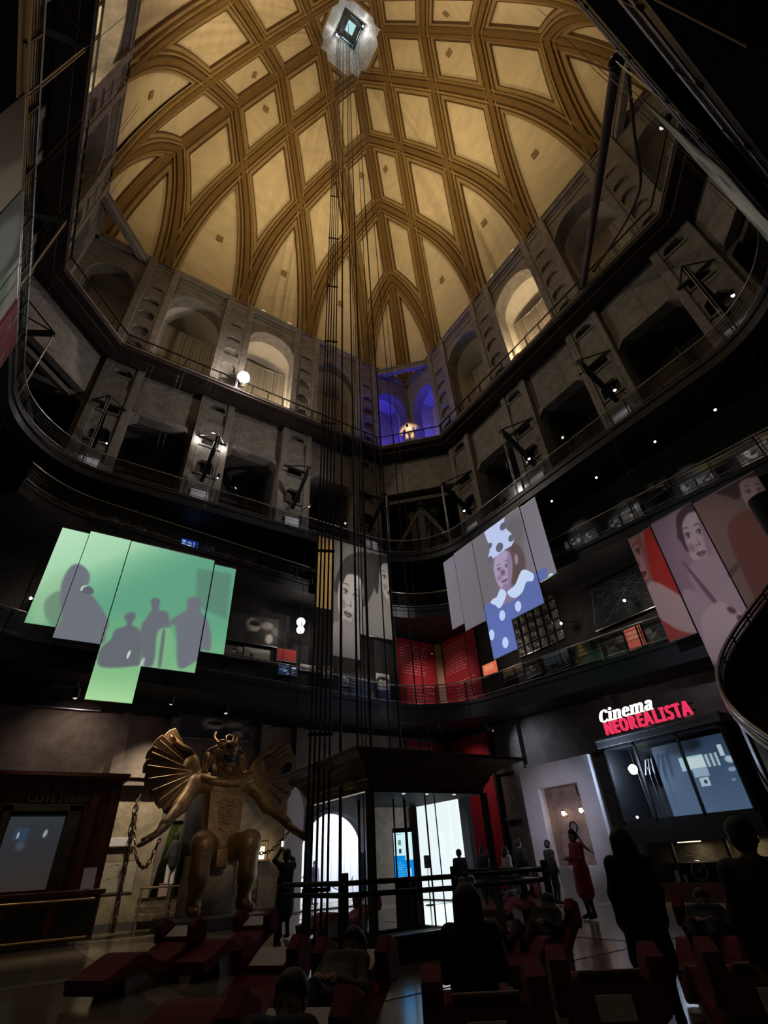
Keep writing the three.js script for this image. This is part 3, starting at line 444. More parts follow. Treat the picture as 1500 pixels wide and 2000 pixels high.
const texPurple = canvasTex(1000, 1000, (x, w, h) => {
  x.fillStyle = '#a08596'; x.fillRect(0, 0, w, h);
  x.fillStyle = '#a53a30'; x.fillRect(0, 0, 215, h); poly(x, [[0, -20], [150, -10], [150, 150], [60, 320], [0, 330]], '#b07c80', 1, 14); drawFace(x, -10, 130, 190, -0.05, ['#bb888a', '#99605f', '#6b2a2a', '#3a1414', '#7a2f30'], 1.0); poly(x, [[140, 30], [230, 0], [230, 470], [120, 400], [60, 330]], '#b5281f', 1, 6);
  poly(x, [[0, 320], [80, 315], [225, 470], [225, 640], [140, 620], [0, 500]], '#c6a9ad', 1, 6); poly(x, [[0, 520], [100, 600], [200, 640], [200, 700], [0, 700]], '#b04a48', 1, 4);
  x.fillStyle = grad(x, 215, 0, 560, 0, [[0, '#937a90'], [1, '#ab93a5']]); x.fillRect(215, 0, 345, h);
  poly(x, [[420, 75], [500, -10], [585, 0], [590, 60], [500, 60], [400, 170], [360, 140]], '#4c3744', 1, 4); drawFace(x, 472, 180, 165, 0.12, ['#c9b3bf', '#9d8496', '#5c4453', '#33242e', '#8a6474'], 0.86); poly(x, [[370, 190], [385, 90], [440, 20], [560, 10], [580, 60], [500, 50], [430, 90], [400, 170], [385, 250]], '#4c3744', 1, 5);
  poly(x, [[360, 310], [560, 330], [560, 500], [398, 500], [317, 431]], '#b39cab', 1, 8); poly(x, [[215, 458], [321, 445], [398, 500], [560, 495], [560, 1000], [215, 1000]], '#b5a0ae', 1, 5); poly(x, [[320, 300], [335, 300], [410, 520], [385, 530]], '#7a5c6e', 1, 3);
  poly(x, [[285, 563], [403, 530], [468, 565], [515, 620], [510, 690], [405, 745], [299, 790], [220, 760], [235, 652]], '#c9b5c0', 1, 5); for (const [a, b] of [[470, 590], [500, 640], [505, 690], [450, 735]]) oval(x, a, b, 26, 16, '#6d4256', 0.6, 4); for (let i = 0; i < 9; i++) oval(x, 225 + i * 24, 800 - i * 8, 10, 9, '#8a6a7c', 0, 1); poly(x, [[215, 830], [440, 760], [480, 1000], [215, 1000]], '#ad96a6', 1, 4);
  x.fillStyle = grad(x, 560, 0, 1000, 0, [[0, '#7d6560'], [1, '#6d5551']]); x.fillRect(560, 0, 440, h); poly(x, [[720, -10], [882, -20], [1000, -10], [1010, 131], [911, 100], [800, 80]], '#3d2c2c', 1, 5); drawFace(x, 935, 120, 125, 0.3, ['#a08a87', '#7c6562', '#4a3a39', '#281c1c', '#6a4e4a'], 0.85); poly(x, [[800, 80], [830, 10], [930, -20], [1020, 0], [1020, 50], [930, 30], [870, 50], [840, 110]], '#3d2c2c', 1, 4); poly(x, [[690, 217], [871, 190], [960, 330], [1000, 660], [1000, 1000], [620, 1000], [633, 499]], '#6a3f36', 1, 6); poly(x, [[864, 190], [900, 242], [890, 345], [960, 236]], '#b7a3a3', 1, 4); poly(x, [[560, 420], [650, 390], [655, 410], [560, 445]], '#5a4543', 1, 4); speck(x, w, h, 0.03, 1500);
});
const texFarLeft = canvasTex(1000, 500, (x, w, h) => { x.fillStyle = '#8f8272'; x.fillRect(0, 0, 300, h); poly(x, [[0, 0], [180, 0], [120, 200], [0, 300]], '#5b4f46', 1, 10); x.fillStyle = '#4f5557'; x.fillRect(300, 0, 260, h); poly(x, [[380, 20], [520, 60], [480, 300], [340, 240]], '#8a8f90', 1, 10); x.fillStyle = '#a9ada0'; x.fillRect(560, 0, 180, h); x.fillStyle = '#7f9086'; poly(x, [[560, 80], [720, 140], [700, 380], [560, 420]], '#75897f', 1, 12); x.fillStyle = '#8e2f3e'; x.fillRect(740, 0, 260, h); for (let i = 0; i < 16; i++) oval(x, rnd(750, 1000), rnd(0, h), rnd(10, 40), rnd(4, 14), rnd() < 0.5 ? '#b5808a' : '#5e1d2a', rnd(0, 3), 4); speck(x, w, h, 0.05); });
const texNear = canvasTex(1000, 500, (x, w, h) => { x.fillStyle = '#b9b7ad'; x.fillRect(0, 0, w, h); for (let i = 0; i < 46; i++) oval(x, rnd(0, w), rnd(0, h), rnd(20, 120), rnd(8, 40), ['#8e8c84', '#d3d1c7', '#6f736d', '#a5b0a0'][i % 4], rnd(-0.6, 0.6), 8); speck(x, w, h, 0.06); });

// one strip: a stiff sheet with a printed or projected face, a top batten and two wires; faces local +z
function strip(label, group, k, x0, x1, y0, y1, z, frame, m, wireTo) {   // k: side of the hall, x: along the side
  const s = thing('screen_strip', label, 'hanging screen', [0, 0, 0], -k * PI / 2, group);
  const g = box(x1 - x0, y1 - y0, 0.025, (x0 + x1) / 2, (y0 + y1) / 2, z - 0.02); obj('backing', g, mats.black, s);
  const f = new THREE.PlaneGeometry(x1 - x0, y1 - y0).translate((x0 + x1) / 2, (y0 + y1) / 2, z); const uv = f.attributes.uv, [fx0, fx1, fy0, fy1] = frame;
  for (let i = 0; i < 4; i++) { uv.setXY(i, (x0 + uv.getX(i) * (x1 - x0) - fx0) / (fx1 - fx0), (y0 + uv.getY(i) * (y1 - y0) - fy0) / (fy1 - fy0)); } f.userData.keepUV = true;
  obj('picture', f, m, s); obj('batten', [box(x1 - x0, 0.05, 0.05, (x0 + x1) / 2, y1 + 0.02, z - 0.02), box(x1 - x0, 0.03, 0.04, (x0 + x1) / 2, y0 - 0.01, z - 0.02)], mats.steel, s);
  obj('wire', [x0 + 0.12, x1 - 0.12].map((x) => rod([x, y1, z - 0.02], [x, wireTo, z - 0.02], 0.008, 4)), mats.blackSteel, s); return s;
}
const SET5 = [[0, 1.12, 4.75], [1.15, 2.94, 5.36], [2.98, 4.78, 7.66], [4.76, 7.12, 6.05], [7.18, 8.33, 4.78]];
const ord = ['leftmost narrow', 'second', 'third and longest', 'fourth and widest', 'rightmost narrow'];
const mGreen = screenMat('greenScreen', texGreen, 1.0), mBlue = screenMat('blueScreen', texBlue, 0.95);
SET5.forEach(([a, b, h], i) => {
  const dy = [-0.16, 0, -0.02, -0.03, -0.25][i];
  strip(ord[i] + ' strip of the green projected film with grey silhouettes', 'green projection strips', 0, -9.49 + a, -9.49 + b, 15.38 + dy - h + (i === 0 ? 0 : 0), 15.38 + dy, -12, [-9.5, -1.15, 7.7, 15.4], mGreen, 31.2);
  strip(ord[i] + ' strip of the projected film of a performer in blue polka dots', 'blue projection strips', 1, -9.8 + a, -9.8 + b, 18.02 + dy * 0.6 - h, 18.02 + dy * 0.6, -12, [-9.8, -1.15, 10.3, 18.05], mBlue, 31.2);
});
const mPort = printed('portraits', texPortrait), mPurp = printed('purplePortraits', texPurple), mFarL = printed('farLeftPrint', texFarLeft), mNear = printed('nearPrint', texNear);
strip('narrow golden banner strip behind the lift cables', 'portrait banners', 0, 3.66, 4.82, 13.95, 18.82, -12, [3.66, 9.1, 11.2, 18.9], mPort, 31.2);
strip('longest grey banner strip with a smiling woman face', 'portrait banners', 0, 4.86, 6.67, 11.22, 18.86, -12, [3.66, 9.1, 11.2, 18.9], mPort, 31.2);
strip('widest grey banner strip with a dark-haired woman', 'portrait banners', 0, 6.69, 9.1, 12.8, 18.88, -12, [3.66, 9.1, 11.2, 18.9], mPort, 31.2);
strip('narrow red banner strip with an eye and pale sleeve', 'red and lilac banners', 1, 2.52, 3.62, 8.05, 12.78, -12, [2.52, 7.9, 5.2, 12.9], mPurp, 31.2);
strip('long lilac banner strip with a woman raising her hand', 'red and lilac banners', 1, 3.68, 5.5, 5.25, 12.88, -12, [2.52, 7.9, 5.2, 12.9], mPurp, 31.2);
strip('wide brown banner strip with a man in a jacket', 'red and lilac banners', 1, 5.55, 7.9, 6.75, 12.75, -12, [2.52, 7.9, 5.2, 12.9], mPurp, 31.2);
[[4.9, 2.6], [2.55, 0.3], [0.25, -1.0], [-1.05, -2.9]].forEach(([z1, z0], i) => strip(['tan', 'slate grey', 'pale grey-green', 'mottled red'][i] + ' banner strip at the far left edge of the photograph', 'far left banners', 3, -z1, -z0, 10.5 - i * 0.4, 16.3 + [0, 0.1, 0.05, 0.15][i], -12, [-4.9, 2.9, 10, 16.5], mFarL, 31.2));
[[-9.9, -7.6], [-7.55, -5.2], [-5.15, -3.3], [-3.25, -1.5]].forEach(([a, b], i) => strip('pale mottled banner seen edge-on at the upper right, ' + ['nearest the corner', 'second from the corner', 'third from the corner', 'farthest from the corner'][i], 'upper right edge-on banners', 2, a, b, 12.5 + [0.5, 0, -2, 1][i], 18.5, -12.55, [-9.9, -1.5, 10, 18.6], mNear, 31.2));

// ------------------------------------------------------------------ lift cables, lift pavilion
const font = await new FontLoader().loadAsync('fonts/droid/droid_sans_bold.typeface.json');
const fontSerif = await new FontLoader().loadAsync('fonts/droid/droid_serif_bold.typeface.json');
const text = (s, size, depth, f = font) => { const g = new TextGeometry(s, { font: f, size, depth, curveSegments: 4, bevelEnabled: false }); g.computeBoundingBox(); return g; };
const yTop = hv(A0)[0] + 5;
[[-1.36, -1.35], [-1.24, -1.3], [-1.12, -1.25], [-0.99, -1.2], [-0.86, -1.15]].forEach(([x, z], i) => {
  const c = thing('lift_cable', 'black lift cable in the bundle left of the pavilion, ' + ['first', 'second', 'third', 'fourth', 'fifth'][i] + ' from the left', 'cable', [0, 0, 0], 0, 'bundled lift cables');
  obj('rope', rod([x, 0.3, z], [x * 0.85, yTop, z * 0.85], 0.032, 5), mats.black, c); obj('anchor', box(0.09, 0.3, 0.09, x, 0.2, z), mats.blackSteel, c);
});
{ const c = thing('cable_spacer', 'black spacer bars clamping the bundled lift cables', 'cable spacer'); for (const y of [1.2, 4.6, 10.5, 16.8, 22.5, 27.5, 33, 39]) { const t = y / yTop, k = 1 - 0.15 * t; obj('bar', bar([-1.42 * k, y, -1.38 * k], [-0.8 * k, y, -1.12 * k], 0.05, 0.09), mats.black, c); } }
[[-0.42, -1.35, 0.034], [-0.15, -0.6, 0.012], [0.35, -1.7, 0.03], [0.75, -1.9, 0.014], [0.95, -1.95, 0.03], [-0.45, 0.35, 0.026], [1.3, -1.4, 0.018], [1.75, -1.5, 0.03], [1.3, 0.1, 0.016], [2.0, -0.4, 0.012]].forEach(([x, z, r], i) => {
  const c = thing('guide_cable', ['thick', 'hair-thin', 'second thick', 'thin', 'third thick', 'near', 'slender', 'fourth thick', 'right-hand thin', 'rightmost hair-thin'][i] + ' vertical guide cable of the lift', 'cable', [0, 0, 0], 0, 'lift guide cables');
  obj('rope', rod([x, 0.1, z], [x * 0.8, yTop, z * 0.8], r * 1.35, 5), mats.black, c); obj('anchor', box(0.08, 0.2, 0.08, x, 0.1, z), mats.blackSteel, c);
});
{
  const k = thing('lift_pavilion', 'dark glass lift pavilion with a wide flaring bronze-brown canopy in the middle of the hall', 'pavilion');
  const X0 = -0.34, X1 = 3.42, Z0 = -3.4, Z1 = 0.02, cx = (X0 + X1) / 2, cz = (Z0 + Z1) / 2;
  const ring = (e, y) => [[X0 - e * 1, y, Z1 + e * 1.05], [X1 + e, y, Z1 + e * 1.0], [X1 + e, y, Z0 - e * 0.75], [X0 - e * 0.9, y, Z0 - e * 0.75]];
  const lv = [[0.0, 3.08], [0.02, 3.2], [0.10, 3.34], [0.14, 3.36], [0.2, 3.5], [0.34, 3.62], [0.4, 3.63], [0.62, 3.74], [0.88, 3.82], [0.92, 3.82], [0.92, 3.9], [0.6, 3.96], [-1.2, 4.06]];
  const loft = (a, b) => { const pos = []; for (let i = 0; i < 4; i++) { const p = a[i], q = a[(i + 1) % 4], r = b[(i + 1) % 4], s = b[i]; for (const v of [p, q, r, p, r, s]) pos.push(...v); } const g = new THREE.BufferGeometry(); g.setAttribute('position', new THREE.Float32BufferAttribute(pos, 3)); g.computeVertexNormals(); return g; };
  for (let i = 0; i + 1 < lv.length; i++) obj('canopy_moulding', loft(ring(...lv[i]), ring(...lv[i + 1])), mat('canopy', L3(0.19, 0.12, 0.095), { roughness: 0.32, metalness: 0.3, map: tGrime }), k);
  obj('soffit', span(X0, X1, 3.08, 3.12, Z0, Z1), mats.black, k); obj('fillet', loft(ring(0.925, 3.88), ring(0.925, 3.905)), mats.steel, k);
  for (const [x, z] of [[X0, Z1], [X1, Z1], [X0, Z0], [X1, Z0]]) obj('corner_post', box(0.14, 3.1, 0.14, x, 1.55, z), mat('postGlass', L3(0.16, 0.18, 0.22), { roughness: 0.12, metalness: 0.4 }), k);
  for (const t of [0, 1, 2]) { const a = X0 + 0.1 + t * (X1 - X0 - 0.2) / 3, b = a + (X1 - X0 - 0.2) / 3 - 0.04, c = Z0 + 0.1 + t * (Z1 - Z0 - 0.2) / 3, d = c + (Z1 - Z0 - 0.2) / 3 - 0.04;
    for (const z of [Z0, Z1]) obj('glass_pane', new THREE.PlaneGeometry(b - a, 2.95).translate((a + b) / 2, 1.6, z), mats.glass, k); for (const x of [X0, X1]) obj('glass_pane', new THREE.PlaneGeometry(d - c, 2.95).rotateY(PI / 2).translate(x, 1.6, (c + d) / 2), mats.glass, k); }
  obj('plinth', [span(X0 - 0.1, X1 + 0.1, 0, 0.12, Z1 - 0.1, Z1 + 0.1), span(X0 - 0.1, X1 + 0.1, 0, 0.12, Z0 - 0.1, Z0 + 0.1), span(X0 - 0.1, X0 + 0.1, 0, 0.12, Z0, Z1), span(X1 - 0.1, X1 + 0.1, 0, 0.12, Z0, Z1)], mats.black, k);
  obj('emblem', [rbox(0.62, 0.2, 0.04, 0.04, 0, 0, 0)].map((g) => g.rotateY(-PI / 2).translate(X0 - 0.13, 3.33, -0.75)), mats.brass, k); obj('lamp_strip', span(X0 - 0.03, X0, 3.09, 3.11, Z0 + 0.3, Z1 - 0.2), glow('stripGlow', 0.5, 0.45, 0.4, 0.6), k);
  obj('downlight', [0.3, 0.5, 0.75].map((t) => new THREE.CylinderGeometry(0.05, 0.05, 0.02, 10).translate(X0 + t * (X1 - X0), 3.07, Z1 - 0.15)), glow('downGlow', 1, 0.95, 0.85, 0.8), k);
}
{ // railing round the lift
  const r = thing('lift_railing', 'black post and double tube railing standing round the lift', 'railing');
  const P = [[-1.45, -2.6], [-1.25, 0.4], [0.9, 1.45], [3.7, 1.5], [5.0, -0.6], [5.0, -3.0]];
  P.forEach(([x, z]) => { obj('post', [rbox(0.13, 1.5, 0.13, 0.02, x, 0.75, z), box(0.3, 0.03, 0.3, x, 0.02, z)], mats.black, r); obj('stud', ball(0.03, x - 0.05, 1.3, z + 0.07, 1, 1, 1, 8), mats.steel, r); });
  for (let i = 0; i + 1 < P.length; i++) { const a = P[i], b = P[i + 1]; obj('tube_rail', rod([a[0], 1.32, a[1]], [b[0], 1.32, b[1]], 0.05), mats.blackSteel, r); obj('tube_rail', rod([a[0], 1.12, a[1]], [b[0], 1.12, b[1]], 0.05), mats.blackSteel, r); }
  obj('rail_end', [ball(0.1, 0.86, 1.22, 1.72, 1, 1, 0.4), ball(0.1, 1.12, 1.24, 1.72, 1, 1, 0.4)], mats.steel, r);
  // glass lift cabin door panel on its black threshold
  const d = thing('lift_threshold', 'black lift threshold block at the foot of the cables', 'threshold', [0.2, 0, 0.75]); obj('block', rbox(1.7, 0.42, 0.7, 0.03, 0, 0.21, 0), mats.black, d); obj('edge_plate', box(1.7, 0.02, 0.06, 0, 0.43, 0.3), mats.steel, d);
}
{ // upright blue information screen
  const s = thing('information_screen', 'upright glowing blue and white information screen inside the pavilion glass', 'screen', [2.66, 0, -3.02], -0.6);
  const tx = canvasTex(256, 640, (x, w, h) => { x.fillStyle = '#d9fbff'; x.fillRect(0, 0, w, 330); x.fillStyle = '#0c8fe6'; x.fillRect(0, 310, w, 330); x.fillStyle = '#e8fbff'; x.fillRect(150, 300, 106, 70); x.fillStyle = '#7a8a70'; x.fillRect(60, 100, 40, 70); x.fillStyle = '#334a55'; x.fillRect(65, 220, 36, 60); x.fillStyle = '#7fd1ff'; for (let i = 0; i < 7; i++) x.fillRect(30, 400 + i * 30, 70 + (i * 37) % 50, 6); x.fillStyle = '#bfe9ff'; x.fillRect(160, 480, 60, 120); x.fillStyle = '#8aa'; x.fillRect(20, 16, 90, 10); });
  obj('case', rbox(0.62, 2.5, 0.09, 0.02, 0, 1.25, -0.05), mats.black, s); const f = new THREE.PlaneGeometry(0.56, 1.2).translate(0, 1.78, 0.001); f.userData.keepUV = true; obj('display', f, screenMat('infoScreen', tx, 1.0), s);
}

// ------------------------------------------------------------------ ground storey walls
{
  const s = shapeOf([[-15.5, 0], [15.5, 0], [15.5, 8], [-15.5, 8]]); s.holes.push(archPath(6.72, 3.75, 0.05, 2.2, 3.98)); s.holes.push(new THREE.Path(shapeOf([[-1.95, 0.9], [-0.5, 0.9], [-0.5, 3.7], [-1.5, 3.7]]).getPoints()));
  obj('ground_wall', extrude(s, 0.5, 0, 24).translate(0, 0, -15.7), mats.stoneBrown, wallLeft);
  obj('stone_panel', [span(-4.3, -2.0, 0.2, 5.0, -15.2, -15.12), span(0.6, 4.3, 0.2, 5.0, -15.2, -15.12), span(-0.5, 0.6, 0.2, 5.0, -15.2, -15.13)], mats.beige, wallLeft);
  obj('stone_cornice', [span(-4.4, 4.4, 5.0, 5.3, -15.2, -14.75), span(-4.4, 4.4, 5.3, 5.42, -15.2, -14.65)], mats.stoneBrown, wallLeft);
  obj('stone_pilaster', [span(-4.6, -4.2, 5.4, 8, -15.2, -14.9), span(-2.4, -2.0, 5.4, 8, -15.2, -14.9), span(2.2, 2.7, 5.4, 8, -15.2, -14.9), span(4.2, 4.6, 5.4, 8, -15.2, -14.9)], mats.stoneBrown, wallLeft);
  obj('skirting', span(-4.3, 4.3, 0, 0.28, -15.2, -15.02), mats.greyDark, wallLeft);
  obj('arch_lining', (() => { const r = new THREE.Shape(archPath(6.72, 4.15, 0.05, 2.2, 4.18).getPoints(20)); r.holes.push(archPath(6.72, 3.75, 0.06, 2.2, 3.98)); return extrude(r, 0.65, 0, 24).translate(0, 0, -15.75); })(), mat('blueGrey', L3(0.10, 0.115, 0.15), { roughness: 0.5 }), wallLeft);
  const g1 = shapeOf([[-15.5, 0], [15.5, 0], [15.5, 8], [-15.5, 8]]); 
  obj('ground_wall', extrude(g1, 0.5).translate(0, 0, -15.7), mat('stoneGrey', L3(0.19, 0.185, 0.195), { map: tStone, roughness: 0.85 }), wallRight);
  obj('stone_pilaster', [span(-9.6, -8.8, 0, 8, -15.2, -14.85), span(-2.95, -2.5, 0, 8, -15.2, -14.85), span(3.8, 4.4, 0, 8, -15.2, -14.85)], mats.stoneGrey, wallRight); obj('string_course', [span(-15, 15, 5.45, 5.6, -15.2, -15.0), span(-11, -8, 3.2, 3.35, -15.2, -15.0)], mats.stoneGrey, wallRight);
  obj('ground_wall', span(-15.5, 15.5, 0, 8, -15.7, -15.2), mats.greyDark, wallNearRight); obj('ground_wall', span(-15.5, 15.5, 0, 8, -15.7, -15.2), mats.greyDark, wallNearLeft);
}
{ // bright white room behind the arch
  const w = struct('wall_white_room', 'brilliant white lit room seen through the arch');
  obj('back', span(3.2, 13, -0.1, 5.2, -21.1, -21), mat('roomWhite', L3(0.85, 0.86, 0.9), { roughness: 0.9 }), w); obj('side', span(3.1, 3.2, 0, 5.2, -21, -15.75), mats.roomWhite, w); obj('side', span(13, 13.1, 0, 5.2, -21, -15.75), mats.roomWhite, w); obj('roof', span(3.1, 13.1, 5.2, 5.3, -21.1, -15.72), mats.roomWhite, w);
  obj('front', [span(3.1, 4.6, 0, 5.2, -15.85, -15.72), span(8.85, 13.1, 0, 5.2, -15.85, -15.72), span(4.6, 8.85, 4.25, 5.2, -15.85, -15.72)], mats.roomWhite, w);
  obj('light_panel', [span(5, 8, 5.15, 5.18, -20, -17), span(9, 12, 5.15, 5.18, -20, -17)], glow('roomGlow', 0.95, 0.97, 1, 1.2), w); obj('pleat', Array.from({ length: 14 }, (_, i) => box(0.05, 5, 0.03, 6 + i * 0.45, 2.6, -20.98)), mat('pleatBlue', L3(0.74, 0.77, 0.88), { roughness: 0.9 }), w);
  for (const x of [6.5, 10.5]) { const l = new THREE.RectAreaLight(L3(0.93, 0.96, 1), 9, 3, 3); l.position.set(x, 5.12, -18.5); l.lookAt(x, 0, -18.5); scene.add(l); }
  const b = thing('rope_barrier', 'rope barrier on thin posts inside the white arch room', 'rope barrier', [7.9, 0, -18.2]); for (const x of [-1.6, 0, 1.6]) obj('post', [rod([x, 0, 0], [x, 1.2, 0], 0.025), new THREE.CylinderGeometry(0.14, 0.16, 0.03, 14).translate(x, 0.015, 0)], mats.steel, b); for (const x of [-0.8, 0.8]) obj('rope', tube([[x - 0.8, 1.1, 0], [x - 0.4, 0.72, 0], [x, 0.62, 0], [x + 0.4, 0.72, 0], [x + 0.8, 1.1, 0]], 0.025, 16), mats.greyDark, b);
  const p = thing('arched_partition', 'pale grey partition with a rounded top left of the white arch', 'partition', [4.35, 0, -14.75]); const sh = new THREE.Shape(); sh.moveTo(-0.55, 0); sh.lineTo(0.35, 0); sh.lineTo(0.35, 3.9); sh.quadraticCurveTo(0.25, 4.9, -0.3, 5.15); sh.lineTo(-0.55, 5.1); obj('slab', extrude(sh, 0.1, 0.015).translate(0, 0, -0.05), mats.whiteFrame, p); obj('foot', box(0.9, 0.05, 0.4, -0.1, 0.025, 0), mats.greyDark, p);
}
{ // illuminated white screen in the corner
  const s = thing('light_wall', 'tall blazing white illuminated screen in the far corner behind the pavilion', 'light screen', [0, 0, 0], -PI / 2);
  obj('panel', span(-14.9, -10.75, 0.05, 4.5, -11.85, -11.7), mats.white, s); for (let i = 0; i < 4; i++) obj('glowing_sheet', span(-14.88 + i * 1.03, -13.87 + i * 1.03, 0.06, 4.48, -11.7, -11.66), glow('sheetGlow', 0.94, 1, 0.98, 1.15), s); obj('frame', [span(-10.75, -10.2, 0, 4.7, -11.9, -11.6), span(-15.0, -14.9, 0, 4.7, -11.9, -11.6), span(-15.0, -10.2, 4.5, 4.7, -11.9, -11.6)], mat('frameGrey', L3(0.09, 0.095, 0.11), { roughness: 0.4 }), s);
  const l = new THREE.RectAreaLight(L3(0.94, 1, 0.98), 1.15, 4.1, 4.4); l.position.set(11.6, 2.3, -12.8); l.lookAt(0, 2.3, -12.8); scene.add(l);
  const d = thing('sanitiser_stand', 'small dispenser stand silhouetted against the white screen', 'dispenser', [9.6, 0, -11.2]); obj('pole', rod([0, 0, 0], [0, 1.1, 0], 0.03), mats.black, d); obj('dispenser', rbox(0.28, 0.5, 0.14, 0.03, 0, 1.62, 0), mats.black, d); obj('foot', new THREE.CylinderGeometry(0.2, 0.22, 0.04, 16).translate(0, 0.02, 0), mats.black, d); obj('neck', rod([0, 1.1, 0], [0, 1.4, 0], 0.015), mats.black, d);
}

// ------------------------------------------------------------------ white portal frame and the cinema box on the right wall
{
  const p = thing('portal_frame', 'large white rectangular portal frame round a shallow pinkish room', 'portal', [0, 0, 0], -PI / 2);
  obj('frame_side', span(-7.5, -6.5, 0, 5.12, -13.4, -13), mats.whiteFrame, p); obj('frame_side', span(-4.2, -3.3, 0, 5.12, -13.4, -13), mats.whiteFrame, p); obj('frame_head', span(-6.5, -4.2, 4.15, 5.12, -13.4, -13), mats.whiteFrame, p); obj('frame_sill', span(-6.5, -4.2, 0, 1.15, -13.4, -13), mats.whiteFrame, p);
  obj('room_back', span(-6.9, -3.8, 1.0, 4.4, -13.95, -13.85), mat('pinkPlaster', L3(0.42, 0.31, 0.31), { map: tStone, roughness: 0.9 }), p); obj('room_side', [span(-6.6, -6.5, 1.1, 4.2, -13.95, -13.4), span(-4.2, -4.1, 1.1, 4.2, -13.95, -13.4), span(-6.6, -4.1, 1.05, 1.15, -13.95, -13.4), span(-6.6, -4.1, 4.15, 4.25, -13.95, -13.4)], mats.pinkPlaster, p);
  for (const [x, y] of [[-5.85, 3.05], [-4.85, 3.08]]) { const s = thing('wall_sconce', x < -5 ? 'left glowing wall sconce inside the white portal' : 'right glowing wall sconce inside the white portal', 'lamp', [0, 0, 0], -PI / 2, 'portal sconces'); obj('back_plate', ball(0.09, x, y, -13.82, 1, 1, 0.4), mats.brass, s); obj('arm', rod([x, y, -13.82], [x, y - 0.02, -13.68], 0.02), mats.brass, s); obj('bulb', ball(0.085, x, y + 0.06, -13.64, 1, 1.4, 1), glow('bulb', 1, 0.86, 0.72, 6), s); obj('shade_cap', lathe([[0.02, 0.2], [0.09, 0.15], [0.1, 0.13]], 12).translate(x, y, -13.64), mats.black, s); point(13.58, y + 0.02, x, L3(1, 0.72, 0.5), 0.22, 2); }
  const c = thing('wall_ornament', 'dark wrought ornament hanging on the pink wall of the portal room', 'ornament', [0, 0, 0], -PI / 2); obj('ring', new THREE.TorusGeometry(0.2, 0.035, 8, 20).translate(-5.6, 2.55, -13.8), mats.blackSteel, c); for (let i = 0; i < 5; i++) obj('spray', tube([[-5.6, 2.5, -13.78], [-5.5 + i * 0.08, 2.2 - 0.1 * i, -13.78], [-5.2 + i * 0.1, 1.7 - 0.05 * i, -13.8]], 0.02, 10, 5), mats.blackSteel, c); obj('branch', [tube([[-4.95, 4.1, -13.82], [-4.9, 3.8, -13.78], [-4.7, 3.55, -13.8]], 0.03, 10, 5), tube([[-4.6, 4.1, -13.82], [-4.75, 3.75, -13.78], [-4.55, 3.5, -13.8]], 0.03, 10, 5)], mats.blackSteel, c);
}
